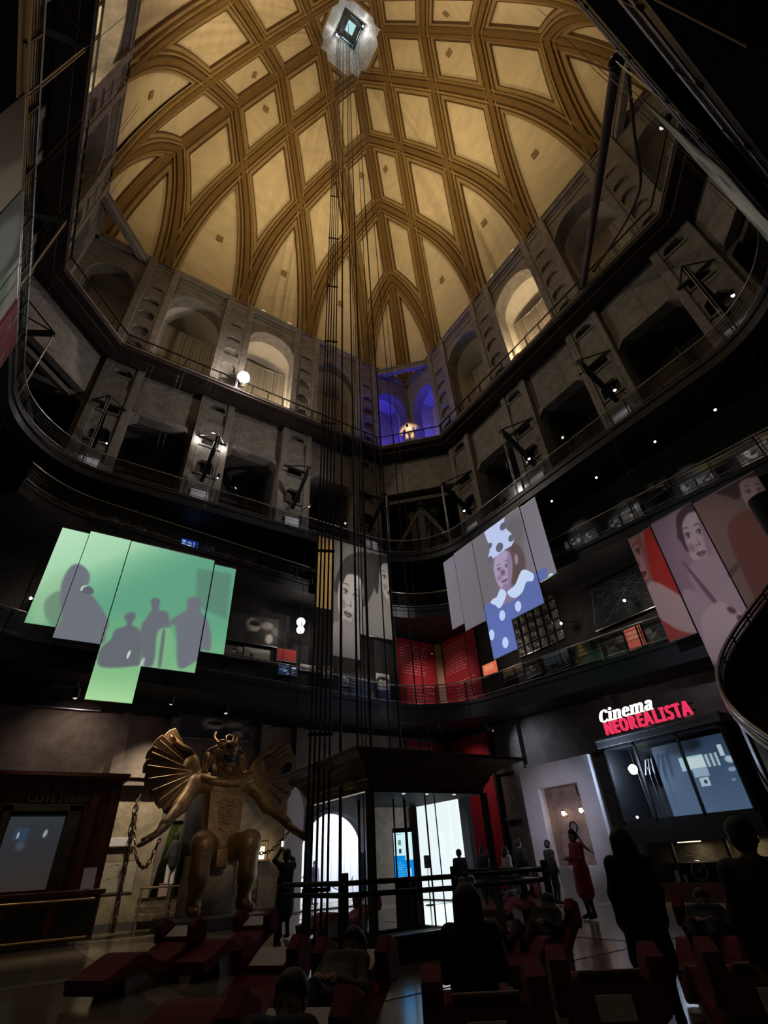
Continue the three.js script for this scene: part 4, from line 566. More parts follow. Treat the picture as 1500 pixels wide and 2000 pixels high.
{
  const n = thing('cinema_box', 'black glazed cinema box with a bluish screen inside, under the red sign', 'display box', [0, 0, 0], -PI / 2), z = -13;
  obj('cornice', [span(-2.6, 2.75, 5.2, 5.45, z - 2, z + 0.12), span(-2.6, 2.75, 5.45, 5.52, z - 2, z + 0.2)], mat('boxGrey', L3(0.15, 0.15, 0.16), { roughness: 0.6 }), n); obj('base', span(-2.5, 2.7, 1.75, 2.42, z - 2, z + 0.05), mats.black, n); obj('side_wall', [span(-2.5, -2.35, 2.4, 5.2, z - 2, z), span(2.6, 2.75, 2.4, 5.2, z - 2, z)], mats.black, n); obj('back_wall', span(-2.5, 2.7, 2.4, 5.2, z - 2.1, z - 2), mats.wallBlack, n); obj('roof', span(-2.5, 2.7, 5.15, 5.2, z - 2, z), mats.black, n);
  obj('mullion', [-2.35, -0.95, 0.9, 2.6].map((x) => box(0.09, 2.8, 0.1, x, 3.8, z)), mats.black, n); obj('transom', [box(5.0, 0.09, 0.1, 0.12, 5.12, z), box(5.0, 0.09, 0.1, 0.12, 2.46, z)], mats.black, n);
  for (const [a, b] of [[-2.3, -1.0], [-0.9, 0.85], [0.95, 2.55]]) obj('window_pane', new THREE.PlaneGeometry(b - a, 2.6).translate((a + b) / 2, 3.8, z), mats.glass, n);
  const tx = canvasTex(512, 420, (x, w, h) => { x.fillStyle = grad(x, 0, 0, 0, h, [[0, '#34465e'], [0.4, '#4a6180'], [1, '#5d7391']]); x.fillRect(0, 0, w, h); oval(x, 200, 30, 120, 40, '#141d2b', 0, 12); x.fillStyle = '#bfe6f2'; x.fillRect(150, 95, 150, 80); x.fillStyle = '#eafcff'; x.fillRect(190, 105, 130, 62); for (let i = 0; i < 6; i++) { x.fillStyle = i % 2 ? '#cfe4ee' : '#5f7b97'; x.fillRect(300 + i * 14, 100, 12, 74); } x.fillStyle = '#a9c6dc'; x.fillRect(210, 170, 90, 50); x.fillStyle = '#c9dcea'; x.fillRect(230, 225, 56, 50); oval(x, 262, 250, 10, 12, '#3c5068'); x.fillStyle = '#d9ecf5'; x.fillRect(400, 60, 26, 66); oval(x, 440, 150, 26, 20, '#c6dceb', 0.3, 3); oval(x, 432, 205, 22, 12, '#a5bdd2', 0, 3); oval(x, 420, 260, 10, 8, '#8fa6bd', 0, 2); speck(x, w, h, 0.03, 800); });
  const f = new THREE.PlaneGeometry(3.3, 2.45).translate(0.85, 3.75, z - 0.9); f.userData.keepUV = true; obj('projection_screen', f, screenMat('neoScreen', tx, 0.62), n); obj('screen_back', span(-0.8, 2.5, 2.52, 4.98, z - 0.95, z - 0.91), mats.black, n); obj('slats', [0, 1, 2].map((i) => bar([-0.95 + i * 0.12, 4.55, z - 0.5], [-1.15 + i * 0.2, 4.0, z - 0.5], 0.07, 0.02)), mats.white, n);
  obj('stand', [[-1.55, -1.45], [-1.3, -1.22], [-1.05, -0.98], [-0.85, -0.8]].map(([a, b]) => rod([a, 4.3, z - 0.6], [b, 2.5, z - 0.6], 0.014, 5)), mats.steel, n);
  const l = thing('spotlight', 'dazzling white spotlight inside the cinema box window', 'lamp', [0, 0, 0], -PI / 2); obj('housing', rod([-1.65, 4.3, z - 0.85], [-1.62, 4.28, z - 0.55], 0.16, 14), mats.black, l); obj('lens', ball(0.19, -1.62, 4.28, z - 0.48, 1, 1, 0.6), glow('neoLamp', 0.85, 0.92, 1, 9), l); obj('yoke', rod([-1.65, 4.3, z - 0.7], [-1.65, 5.1, z - 0.7], 0.02), mats.black, l); point(12.75, 4.3, -1.62, L3(0.6, 0.75, 1), 16, 3);
  const l2 = thing('small_spotlight', 'tiny warm spotlight low in the cinema box', 'lamp', [0, 0, 0], -PI / 2); obj('bulb', ball(0.05, -1.9, 2.62, z - 0.2), glow('tiny', 1, 0.85, 0.7, 4), l2); obj('holder', rod([-1.9, 2.5, z - 0.25], [-1.9, 2.6, z - 0.22], 0.03), mats.black, l2);
  // sign
  const sg = thing('cinema_sign', 'glowing sign reading Cinema in white script over NEOREALISTA in red capitals', 'sign', [0, 0, 0], -PI / 2), word = 'NEOREALISTA', red = glow('signRed', 0.82, 0.035, 0.11, 1.0); let x = 0; const gs = []; for (const ch of word) { const g = text(ch, 0.48, 0.12); const w = g.boundingBox.max.x; gs.push([g, x]); x += w + 0.055; } const sc = 3.95 / x;
  gs.forEach(([g, gx]) => obj('letter', g.scale(sc, 1.05, 1).translate(-2.0 + gx * sc, 5.62, z + 0.05), red, sg)); const cg = text('Cinema', 0.5, 0.08, fontSerif); cg.applyMatrix4(new THREE.Matrix4().makeShear(0, 0, 0.28, 0, 0, 0)); obj('script_word', cg.scale(0.98, 0.95, 1).translate(-2.1, 6.12, z + 0.16), glow('signWhite', 1, 0.96, 0.95, 1.6), sg); obj('mounting_rail', [box(4.0, 0.05, 0.05, 0, 5.75, z + 0.02), box(4.0, 0.05, 0.05, 0, 6.0, z + 0.02), box(0.04, 0.6, 0.04, -1.6, 5.75, z + 0.02), box(0.04, 0.6, 0.04, 1.6, 5.75, z + 0.02)], mats.blackSteel, sg); obj('transformer', [rbox(0.32, 0.1, 0.1, 0.02, -0.05, 5.56, z + 0.08), rbox(0.34, 0.1, 0.1, 0.02, 1.7, 5.56, z + 0.08)], mats.white, sg);
  for (const [px, I] of [[-1, 1.6], [1, 1.6]]) { const r = new THREE.RectAreaLight(L3(1, 0.12, 0.2), I, 2, 0.5); r.position.set(12.6, 5.9, px); r.lookAt(0, 5.9, px); scene.add(r); }
  // display counter below
  const c = thing('display_counter', 'dim glazed display counter with objects under the cinema box', 'display counter', [0, 0, 0], -PI / 2); obj('plinth', span(-2.4, 3.0, 0, 0.55, z - 1.6, z - 0.1), mats.wood, c); obj('back_panel', span(-2.4, 3.0, 0.5, 1.75, z - 1.6, z - 1.5), mat('olive', L3(0.20, 0.18, 0.12), { map: tGrime, roughness: 0.8 }), c); obj('shelf', span(-2.4, 3.0, 1.08, 1.11, z - 1.5, z - 0.2), mats.black, c); obj('divider', [-0.9, 1.1].map((q) => box(0.1, 1.25, 0.1, q, 1.13, z - 0.25)), mats.black, c);
  const wh = thing('film_wheel', 'round metal wheel shown in the display counter', 'wheel', [0, 0, 0], -PI / 2); obj('rim', new THREE.TorusGeometry(0.28, 0.03, 8, 28).translate(-0.35, 0.86, z - 0.6), mats.steel, wh); obj('spoke', Array.from({ length: 8 }, (_, i) => rod([-0.35, 0.86, z - 0.6], [-0.35 + 0.27 * Math.cos(i * PI / 4), 0.86 + 0.27 * Math.sin(i * PI / 4), z - 0.6], 0.012, 5)), mats.steel, wh); obj('hub', ball(0.06, -0.35, 0.86, z - 0.6, 1, 1, 0.6), mats.steel, wh);
  [[-1.2, 0.2, 0.34, 'white'], [-1.0, 0.26, 0.22, 'paper'], [1.35, 0.3, 0.2, 'paper'], [1.75, 0.12, 0.36, 'paper'], [-0.55, 0.24, 0.2, 'steel']].forEach(([q, w, h, m], i) => { const e = thing('exhibit', ['upright white card', 'small folded leaflet', 'open booklet', 'tall bright label', 'little metal box'][i] + ' displayed in the counter under the cinema box', 'exhibit', [0, 0, 0], -PI / 2, 'counter exhibits'); obj('body', [rbox(w, h, 0.06, 0.01, q, (i === 4 ? 1.11 : 0.55) + h / 2, z - 0.55), box(w, 0.02, 0.16, q, (i === 4 ? 1.12 : 0.56), z - 0.5)], mats[m], e); });
  const cl = thing('counter_lamp', 'warm strip lamp under the black base above the display counter', 'lamp', [0, 0, 0], -PI / 2); obj('tube', box(0.9, 0.03, 0.03, 1.5, 1.72, z - 0.8), glow('counterGlow', 1, 0.75, 0.45, 2), cl); obj('holder', box(1.0, 0.02, 0.06, 1.5, 1.745, z - 0.8), mats.black, cl); const r2 = new THREE.RectAreaLight(L3(1, 0.75, 0.45), 60, 0.9, 0.05); r2.position.set(13.8, 1.69, 1.5); r2.lookAt(13.8, 0, 1.5); scene.add(r2);
  const cl2 = thing('counter_lamp', 'added warm strip lamp above the film wheel in the display counter', 'lamp', [0, 0, 0], -PI / 2); obj('tube', box(0.9, 0.03, 0.03, -0.5, 1.72, z - 0.8), mats.counterGlow, cl2); obj('holder', box(1.0, 0.02, 0.06, -0.5, 1.745, z - 0.8), mats.black, cl2); const r3 = new THREE.RectAreaLight(L3(1, 0.8, 0.55), 40, 0.9, 0.05); r3.position.set(13.8, 1.69, -0.5); r3.lookAt(13.8, 0, -0.5); scene.add(r3);  // second counter strip, added to brighten the display
}
// ------------------------------------------------------------------ red corner pages and wall pictures
{
  const tx = canvasTex(400, 720, (x, w, h) => { x.fillStyle = '#9c1f2c'; x.fillRect(0, 0, w, h); x.fillStyle = '#d08a8c'; for (let i = 0; i < 11; i++) { let q = 30; while (q < 300 - (i * 29) % 60) { const l = 14 + (i * 13 + q * 7) % 34; x.fillRect(q, 60 + i * 26, l, 9); q += l + 9; } } for (let i = 0; i < 9; i++) { let q = 130; while (q < 330 - (i * 41) % 70) { const l = 14 + (i * 17 + q * 5) % 30; x.fillRect(q, 420 + i * 27, l, 9); q += l + 9; } } });
  const mk = (lab, k, x0, x1, y0, y1, z) => { const p = thing('text_panel', lab, 'panel', [0, 0, 0], -k * PI / 2, 'red corner panels'); obj('board', span(x0, x1, y0, y1, z - 0.06, z - 0.01), mat('redBoard', L3(0.35, 0.015, 0.03), { roughness: 0.7 }), p); const f = new THREE.PlaneGeometry(x1 - x0, y1 - y0).translate((x0 + x1) / 2, (y0 + y1) / 2, z); f.userData.keepUV = true; obj('print', f, printed('redPage', tx), p); };
  mk('red text panel left of the gold strip in the corner', 0, 11.6, 15.0, 9.2, 14.6, -15.3); mk('red text panel right of the gold strip in the corner', 1, -15.0, -11.4, 9.2, 14.6, -15.3); mk('lower red text panel under the lowest walkway, left part', 0, 11.6, 14.85, 3.6, 7.8, -15.05);
  const q = thing('crimson_backdrop', 'plain crimson wall backdrop under the lowest walkway beside the pilaster', 'backdrop', [0, 0, 0], -PI / 2, 'red corner panels'); obj('board', span(-14.9, -11.3, 0.3, 7.8, -14.98, -14.9), mats.redBoard, q); obj('edge', span(-11.3, -11.1, 0.3, 7.8, -14.98, -14.88), mats.black, q);
  const s = thing('gold_strip', 'narrow gold strip between the two red text panels', 'strip', [15.1, 0, -15.1], -PI / 4); obj('strip', box(0.4, 5.3, 0.08, 0, 11.85, 0.1), mat('goldPaint', L3(0.20, 0.12, 0.04), { roughness: 0.5 }), s); obj('edge', [box(0.04, 5.3, 0.12, -0.22, 11.85, 0.12), box(0.04, 5.3, 0.12, 0.22, 11.85, 0.12)], mats.goldPaint, s);
  spot([12.2, 12.4, -11.6], [13.8, 11.2, -15.2], L3(1, 0.7, 0.6), 27, 0.6, 0.9); spot([11.2, 12.4, -12.4], [15.2, 11.2, -13.4], L3(1, 0.7, 0.6), 20, 0.55, 0.9);
  const lamp = thing('corner_spotlight', 'small spotlight aimed at the red text panels', 'lamp', [11.9, 12.6, -11.9]); obj('can', rod([0, 0, 0], [0.15, -0.1, -0.2], 0.09, 12), mats.black, lamp); obj('lens', ball(0.07, 0.16, -0.1, -0.21), glow('cornerLamp', 1, 0.85, 0.8, 3), lamp); obj('rod', rod([0, 0.05, 0], [0, 2.1, 0], 0.015), mats.black, lamp);
}
{
  const still = [0, 1, 2, 3, 4, 5].map((i) => printed('still' + i, canvasTex(160, 120, (x, w, h) => { rs = 77 + i * 131; x.fillStyle = ['#4b4a48', '#5a5855', '#44444a', '#6a6058', '#3d3d3d', '#75706a'][i]; x.fillRect(0, 0, w, h); for (let k = 0; k < 7; k++) oval(x, rnd(10, 150), rnd(20, 110), rnd(8, 30), rnd(12, 40), ['#9b968e', '#6a655f', '#b9b3aa', '#3a3733', '#d0cac0'][k % 5], rnd(-0.5, 0.5), 3); oval(x, 80, 52, 16, 20, '#c9c2b8', 0.1, 2); oval(x, 80, 104, 34, 34, ['#2a2826', '#7d766e'][i % 2], 0, 3); oval(x, 80, 36, 18, 10, '#1f1c1a', 0, 2); speck(x, w, h, 0.08, 300); })));
  const frameOn = (lab, k, x0, x1, y0, y1, z, m, grp, cat = 'picture') => { const p = thing(cat === 'screen' ? 'video_screen' : 'framed_picture', lab, cat, [0, 0, 0], -k * PI / 2, grp); obj('frame', [span(x0 - 0.03, x1 + 0.03, y0 - 0.03, y1 + 0.03, z - 0.05, z)], mats.black, p); const f = new THREE.PlaneGeometry(x1 - x0, y1 - y0).translate((x0 + x1) / 2, (y0 + y1) / 2, z + 0.005); f.userData.keepUV = true; obj('image', f, m, p); obj('ledge', span(x0 - 0.02, x1 + 0.02, y0 - 0.07, y0 - 0.035, z - 0.02, z + 0.05), mats.steel, p); return p; };
  const tvB = screenMat('tvBlue', canvasTex(128, 90, (x, w, h) => { x.fillStyle = '#1a3fa8'; x.fillRect(0, 0, w, h); x.fillStyle = '#9cc4ff'; x.fillRect(6, 8, 28, 74); x.fillRect(92, 10, 10, 70); oval(x, 62, 40, 18, 26, '#c5dcff'); oval(x, 62, 34, 8, 10, '#2a4a9a'); x.fillStyle = '#dfeaff'; x.fillRect(10, 20, 18, 10); }), 1.1);
  const tvC = screenMat('tvColour', canvasTex(128, 80, (x, w, h) => { x.fillStyle = '#2a3a5a'; x.fillRect(0, 0, w, h); for (let i = 0; i < 18; i++) { x.fillStyle = ['#e8c58a', '#6fb6ff', '#dfe8ff', '#335', '#a06040'][i % 5]; x.fillRect(rnd(0, 110), rnd(0, 70), rnd(8, 30), rnd(4, 14)); } }), 0.9);
  const redP = printed('redPoster', canvasTex(8, 8, (x) => { x.fillStyle = '#c2403c'; x.fillRect(0, 0, 8, 8); })), orangeP = screenMat('orangeScreen', canvasTex(64, 48, (x) => { x.fillStyle = '#d8694c'; x.fillRect(0, 0, 64, 48); x.fillStyle = '#e88a66'; x.fillRect(8, 6, 40, 22); }), 0.9);
  const sepia = printed('sepia', canvasTex(160, 80, (x, w, h) => { x.fillStyle = '#a08c66'; x.fillRect(0, 0, w, h); poly(x, [[0, 70], [40, 55], [80, 62], [120, 48], [160, 60], [160, 90], [0, 90]], '#2a241c', 1, 2); speck(x, w, h, 0.08, 300); })), skyP = printed('skyPhoto', canvasTex(160, 90, (x, w, h) => { x.fillStyle = '#7f93a8'; x.fillRect(0, 0, w, h); x.fillStyle = '#2e2a26'; x.fillRect(0, 55, w, 35); for (let i = 0; i < 16; i++) { x.fillStyle = '#b8ad9c'; x.fillRect(rnd(0, 150), rnd(50, 80), rnd(4, 16), rnd(3, 9)); } })), goldP = printed('goldPhoto', canvasTex(100, 120, (x, w, h) => { x.fillStyle = '#171410'; x.fillRect(0, 0, w, h); poly(x, [[50, 0], [75, 60], [90, 118], [12, 118], [28, 60]], '#b8923a', 1, 8); for (let i = 0; i < 6; i++) oval(x, 26 + i * 10, 100, 4, 14, '#1a140c'); }));
  const brightP = printed('brightPhoto', canvasTex(160, 70, (x, w, h) => { x.fillStyle = '#c9c5bd'; x.fillRect(0, 0, w, h); poly(x, [[0, 10], [60, 30], [160, 20], [160, 60], [0, 70]], '#8c8a86', 1, 6); oval(x, 46, 50, 10, 16, '#222'); }));
  const eyeP = printed('eyePhoto', canvasTex(100, 100, (x, w, h) => { x.fillStyle = '#cfcac2'; x.fillRect(0, 0, w, h); oval(x, 50, 50, 48, 30, '#161412', 0, 4); oval(x, 34, 66, 22, 30, '#cfc8bf', 0.3, 3); oval(x, 70, 66, 22, 28, '#d8d2c8', -0.3, 3); oval(x, 36, 60, 9, 5, '#111'); oval(x, 68, 58, 9, 5, '#111'); x.fillStyle = '#111'; x.fillRect(49, 40, 3, 50); }));
  const nth = ['first', 'second', 'third', 'fourth', 'fifth', 'sixth', 'seventh', 'eighth', 'ninth', 'tenth'];
  // middle walkway, statue side
  [[-9.05, -7.85, 17.85, 18.55], [-7.74, -6.54, 17.75, 18.5], [-6.45, -5.7, 17.75, 18.4], [-5.43, -4.49, 17.55, 18.15], [-3.78, -2.78, 17.5, 18.25], [-2.44, -1.76, 17.3, 18.15], [-1.28, -0.12, 17.1, 18.0], [0.28, 1.02, 17.0, 17.95], [1.45, 1.85, 17.0, 17.7], [4.6, 5.1, 16.8, 17.7]].forEach(([a, b, c, d], i) => i === 4 ? frameOn('small glowing blue video screen above the green projection', 0, a, b, c, d, -15.3, tvB, 'middle walkway pictures', 'screen') : frameOn(nth[i] + ' film photograph from the left on the middle walkway above the green projection', 0, a, b, c, d, -15.3, still[i % 6], 'middle walkway pictures'));
  [[-2.68, -1.46, 15.7, 16.5], [-1.4, -0.5, 15.6, 16.3], [0.0, 0.95, 15.4, 16.3], [1.1, 2.2, 15.3, 16.3], [2.78, 3.95, 16.1, 16.9], [4.3, 5.0, 15.1, 15.9], [5.1, 6.0, 15.0, 15.8], [6.98, 8.2, 14.8, 15.7]].forEach(([a, b, c, d], i) => frameOn(nth[i] + ' film photograph from the left on the middle walkway above the red and lilac banners', 1, a, b, c, d, -15.3, still[(i + 2) % 6], 'middle walkway pictures'));
  frameOn('pale row of film stills right of the green projection on the lowest walkway', 0, -0.25, 0.76, 11.5, 12.15, -15.3, still[5], 'lowest walkway pictures'); frameOn('wide bright black and white photograph on the lowest walkway', 0, 0.85, 2.4, 11.55, 12.2, -15.3, brightP, 'lowest walkway pictures'); frameOn('plain red poster on the lowest walkway', 0, 2.84, 4.07, 11.75, 12.45, -15.3, redP, 'lowest walkway pictures'); frameOn('colourful video screen under the plain red poster', 0, 3.0, 4.2, 10.95, 11.5, -15.3, tvC, 'lowest walkway pictures', 'screen'); frameOn('narrow bright strip photograph right of the colourful video screen', 0, 4.35, 5.4, 11.35, 11.7, -15.3, brightP, 'lowest walkway pictures'); frameOn('photograph of a face with dark hair beside the red text panel', 0, 9.74, 10.8, 10.8, 11.85, -15.3, eyeP, 'lowest walkway pictures'); frameOn('small dim photograph behind the lift cables on the lowest walkway', 0, 5.9, 6.6, 11.1, 11.8, -15.3, still[3], 'lowest walkway pictures'); frameOn('reddish little photograph behind the lift cables on the lowest walkway', 0, 7.2, 7.9, 10.8, 11.4, -15.3, still[0], 'lowest walkway pictures'); frameOn('large dark painting above the bright photograph on the lowest walkway', 0, -0.2, 2.8, 12.5, 14.2, -15.3, still[4], 'lowest walkway pictures');
  frameOn('glowing orange screen beside the red corner panels', 1, -11.1, -9.8, 11.0, 11.75, -15.3, orangeP, 'lowest walkway pictures', 'screen'); frameOn('sepia landscape photograph right of the orange screen', 1, -9.4, -7.8, 10.3, 11.0, -15.3, sepia, 'lowest walkway pictures'); frameOn('crowd photograph with small white title below the blue projection', 1, -7.6, -6.35, 10.0, 10.55, -15.3, still[3], 'lowest walkway pictures'); frameOn('blue-sky photograph of ruins below the portrait grid', 1, -6.2, -4.4, 9.85, 10.7, -15.3, skyP, 'lowest walkway pictures'); frameOn('golden spotlit photograph on the lowest walkway', 1, -4.25, -3.05, 9.7, 10.75, -15.3, goldP, 'lowest walkway pictures'); frameOn('photograph of people at tables right of the golden photograph', 1, -2.6, -1.1, 9.4, 10.25, -15.3, still[5], 'lowest walkway pictures'); frameOn('second glowing orange screen near the red and lilac banners', 1, -1.0, -0.1, 9.4, 10.4, -15.3, orangeP, 'lowest walkway pictures', 'screen'); frameOn('grey photograph just left of the red banner', 1, 0.0, 0.95, 9.35, 10.1, -15.3, still[1], 'lowest walkway pictures');
  frameOn('large dark textured painting left of the red banner', 1, -2.4, 1.2, 10.95, 13.2, -15.3, printed('darkPaint', canvasTex(200, 130, (x, w, h) => { x.fillStyle = '#1b1d20'; x.fillRect(0, 0, w, h); for (let i = 0; i < 60; i++) { x.strokeStyle = ['#3d4248', '#2a2d31', '#50555a', '#121315'][i % 4]; x.lineWidth = rnd(1, 5); x.beginPath(); x.moveTo(rnd(0, w), rnd(0, h)); x.lineTo(rnd(0, w), rnd(0, h)); x.stroke(); } })), 'lowest walkway pictures');
  // grid of small portraits on the right wall
  let c = 0; for (let r = 0; r < 5; r++) for (let q = 0; q < 6; q++) { const x = -7.9 + q * 0.6, y = 11.35 + r * 0.62; frameOn('small dark portrait in the ' + ['bottom', 'second lowest', 'middle', 'second highest', 'top'][r] + ' row, ' + ['leftmost', 'second', 'third', 'fourth', 'fifth', 'rightmost'][q] + ' of the portrait grid', 1, x, x + 0.44, y, y + 0.46, -15.4, still[c++ % 6], 'portrait grid'); }
  frameOn('large dim poster of a bearded man face under the green projection', 0, -8.6, -5.6, 8.05, 10.1, -15.0, printed('beardPoster', canvasTex(200, 140, (x, w, h) => { x.fillStyle = '#161214'; x.fillRect(0, 0, w, h); oval(x, 85, 60, 40, 52, '#6a5a62', 0.1, 5); oval(x, 84, 108, 34, 26, '#2a2226', 0, 6); oval(x, 74, 52, 12, 5, '#241e20'); oval(x, 104, 54, 10, 5, '#241e20'); oval(x, 100, 70, 8, 10, '#7d6c74', 0, 3); })), 'lowest walkway pictures'); frameOn('dim photograph of figures under the lowest walkway right of the bearded man poster', 0, -2.1, 1.6, 7.2, 8.2, -15.1, still[4], 'lowest walkway pictures');
}

// ------------------------------------------------------------------ bodies from smooth joined capsules
const smin = (a, b, k) => { const h = Math.max(k - Math.abs(a - b), 0) / k; return Math.min(a, b) - h * h * k * 0.25; };
function sdfBody(bones, { res = 56, k = 0.05, colors = null, extra = [] } = {}) {   // bones: [ax,ay,az, bx,by,bz, ra, rb, colour]
  const lo = [1e9, 1e9, 1e9], hi = [-1e9, -1e9, -1e9];
  for (const b of bones) for (let e = 0; e < 3; e++) { lo[e] = Math.min(lo[e], b[e] - b[6], b[e + 3] - b[7]); hi[e] = Math.max(hi[e], b[e] + b[6], b[e + 3] + b[7]); }
  const c = [0, 1, 2].map((e) => (lo[e] + hi[e]) / 2), h = [0, 1, 2].map((e) => (hi[e] - lo[e]) / 2 * 1.12 + 0.04);
  const dist = (b, x, y, z) => { const px = x - b[0], py = y - b[1], pz = z - b[2], dx = b[3] - b[0], dy = b[4] - b[1], dz = b[5] - b[2], L = dx * dx + dy * dy + dz * dz, t = L > 1e-9 ? Math.min(1, Math.max(0, (px * dx + py * dy + pz * dz) / L)) : 0; return Math.hypot(px - dx * t, py - dy * t, pz - dz * t) - (b[6] + (b[7] - b[6]) * t); };
  const mc = new MarchingCubes(res, mats.grey, false, false, 90000); mc.isolation = 0; const half = res / 2;
  for (let k3 = 0; k3 < res; k3++) for (let j = 0; j < res; j++) for (let i = 0; i < res; i++) { const x = c[0] + h[0] * (i - half) / half, y = c[1] + h[1] * (j - half) / half, z = c[2] + h[2] * (k3 - half) / half; let d = 9; for (const b of bones) { const q = dist(b, x, y, z); d = d > 8 ? q : smin(d, q, b[9] || k); } mc.field[i + j * res + k3 * res * res] = -d; }
  mc.update(); const n = mc.count, pos = new Float32Array(n * 3), col = colors ? new Float32Array(n * 3) : null;
  for (let i = 0; i < n; i++) { const p = [0, 1, 2].map((e) => c[e] + h[e] * mc.positionArray[3 * i + e]); pos.set(p, 3 * i); if (col) { let best = 9, bi = 0; for (const b of bones) { const q = dist(b, ...p); if (q < best) { best = q; bi = b[8] || 0; } } col.set(colors[bi], 3 * i); } }
  let g = new THREE.BufferGeometry(); g.setAttribute('position', new THREE.BufferAttribute(pos, 3)); if (col) g.setAttribute('color', new THREE.BufferAttribute(col, 3));
  g = mergeVertices(g, 1e-4); g.computeVertexNormals(); g = g.toNonIndexed();
  if (extra.length) { const ex = extra.map(([e, ci]) => { e = e.index ? e.toNonIndexed() : e; const m = e.attributes.position.count, a = new Float32Array(m * 3); for (let i = 0; i < m; i++) a.set(colors ? colors[ci] : [1, 1, 1], 3 * i); const o = new THREE.BufferGeometry(); o.setAttribute('position', e.attributes.position); o.setAttribute('normal', e.attributes.normal); if (colors) o.setAttribute('color', new THREE.BufferAttribute(a, 3)); return o; }); g = mergeGeometries([g, ...ex]); }
  return g;
}

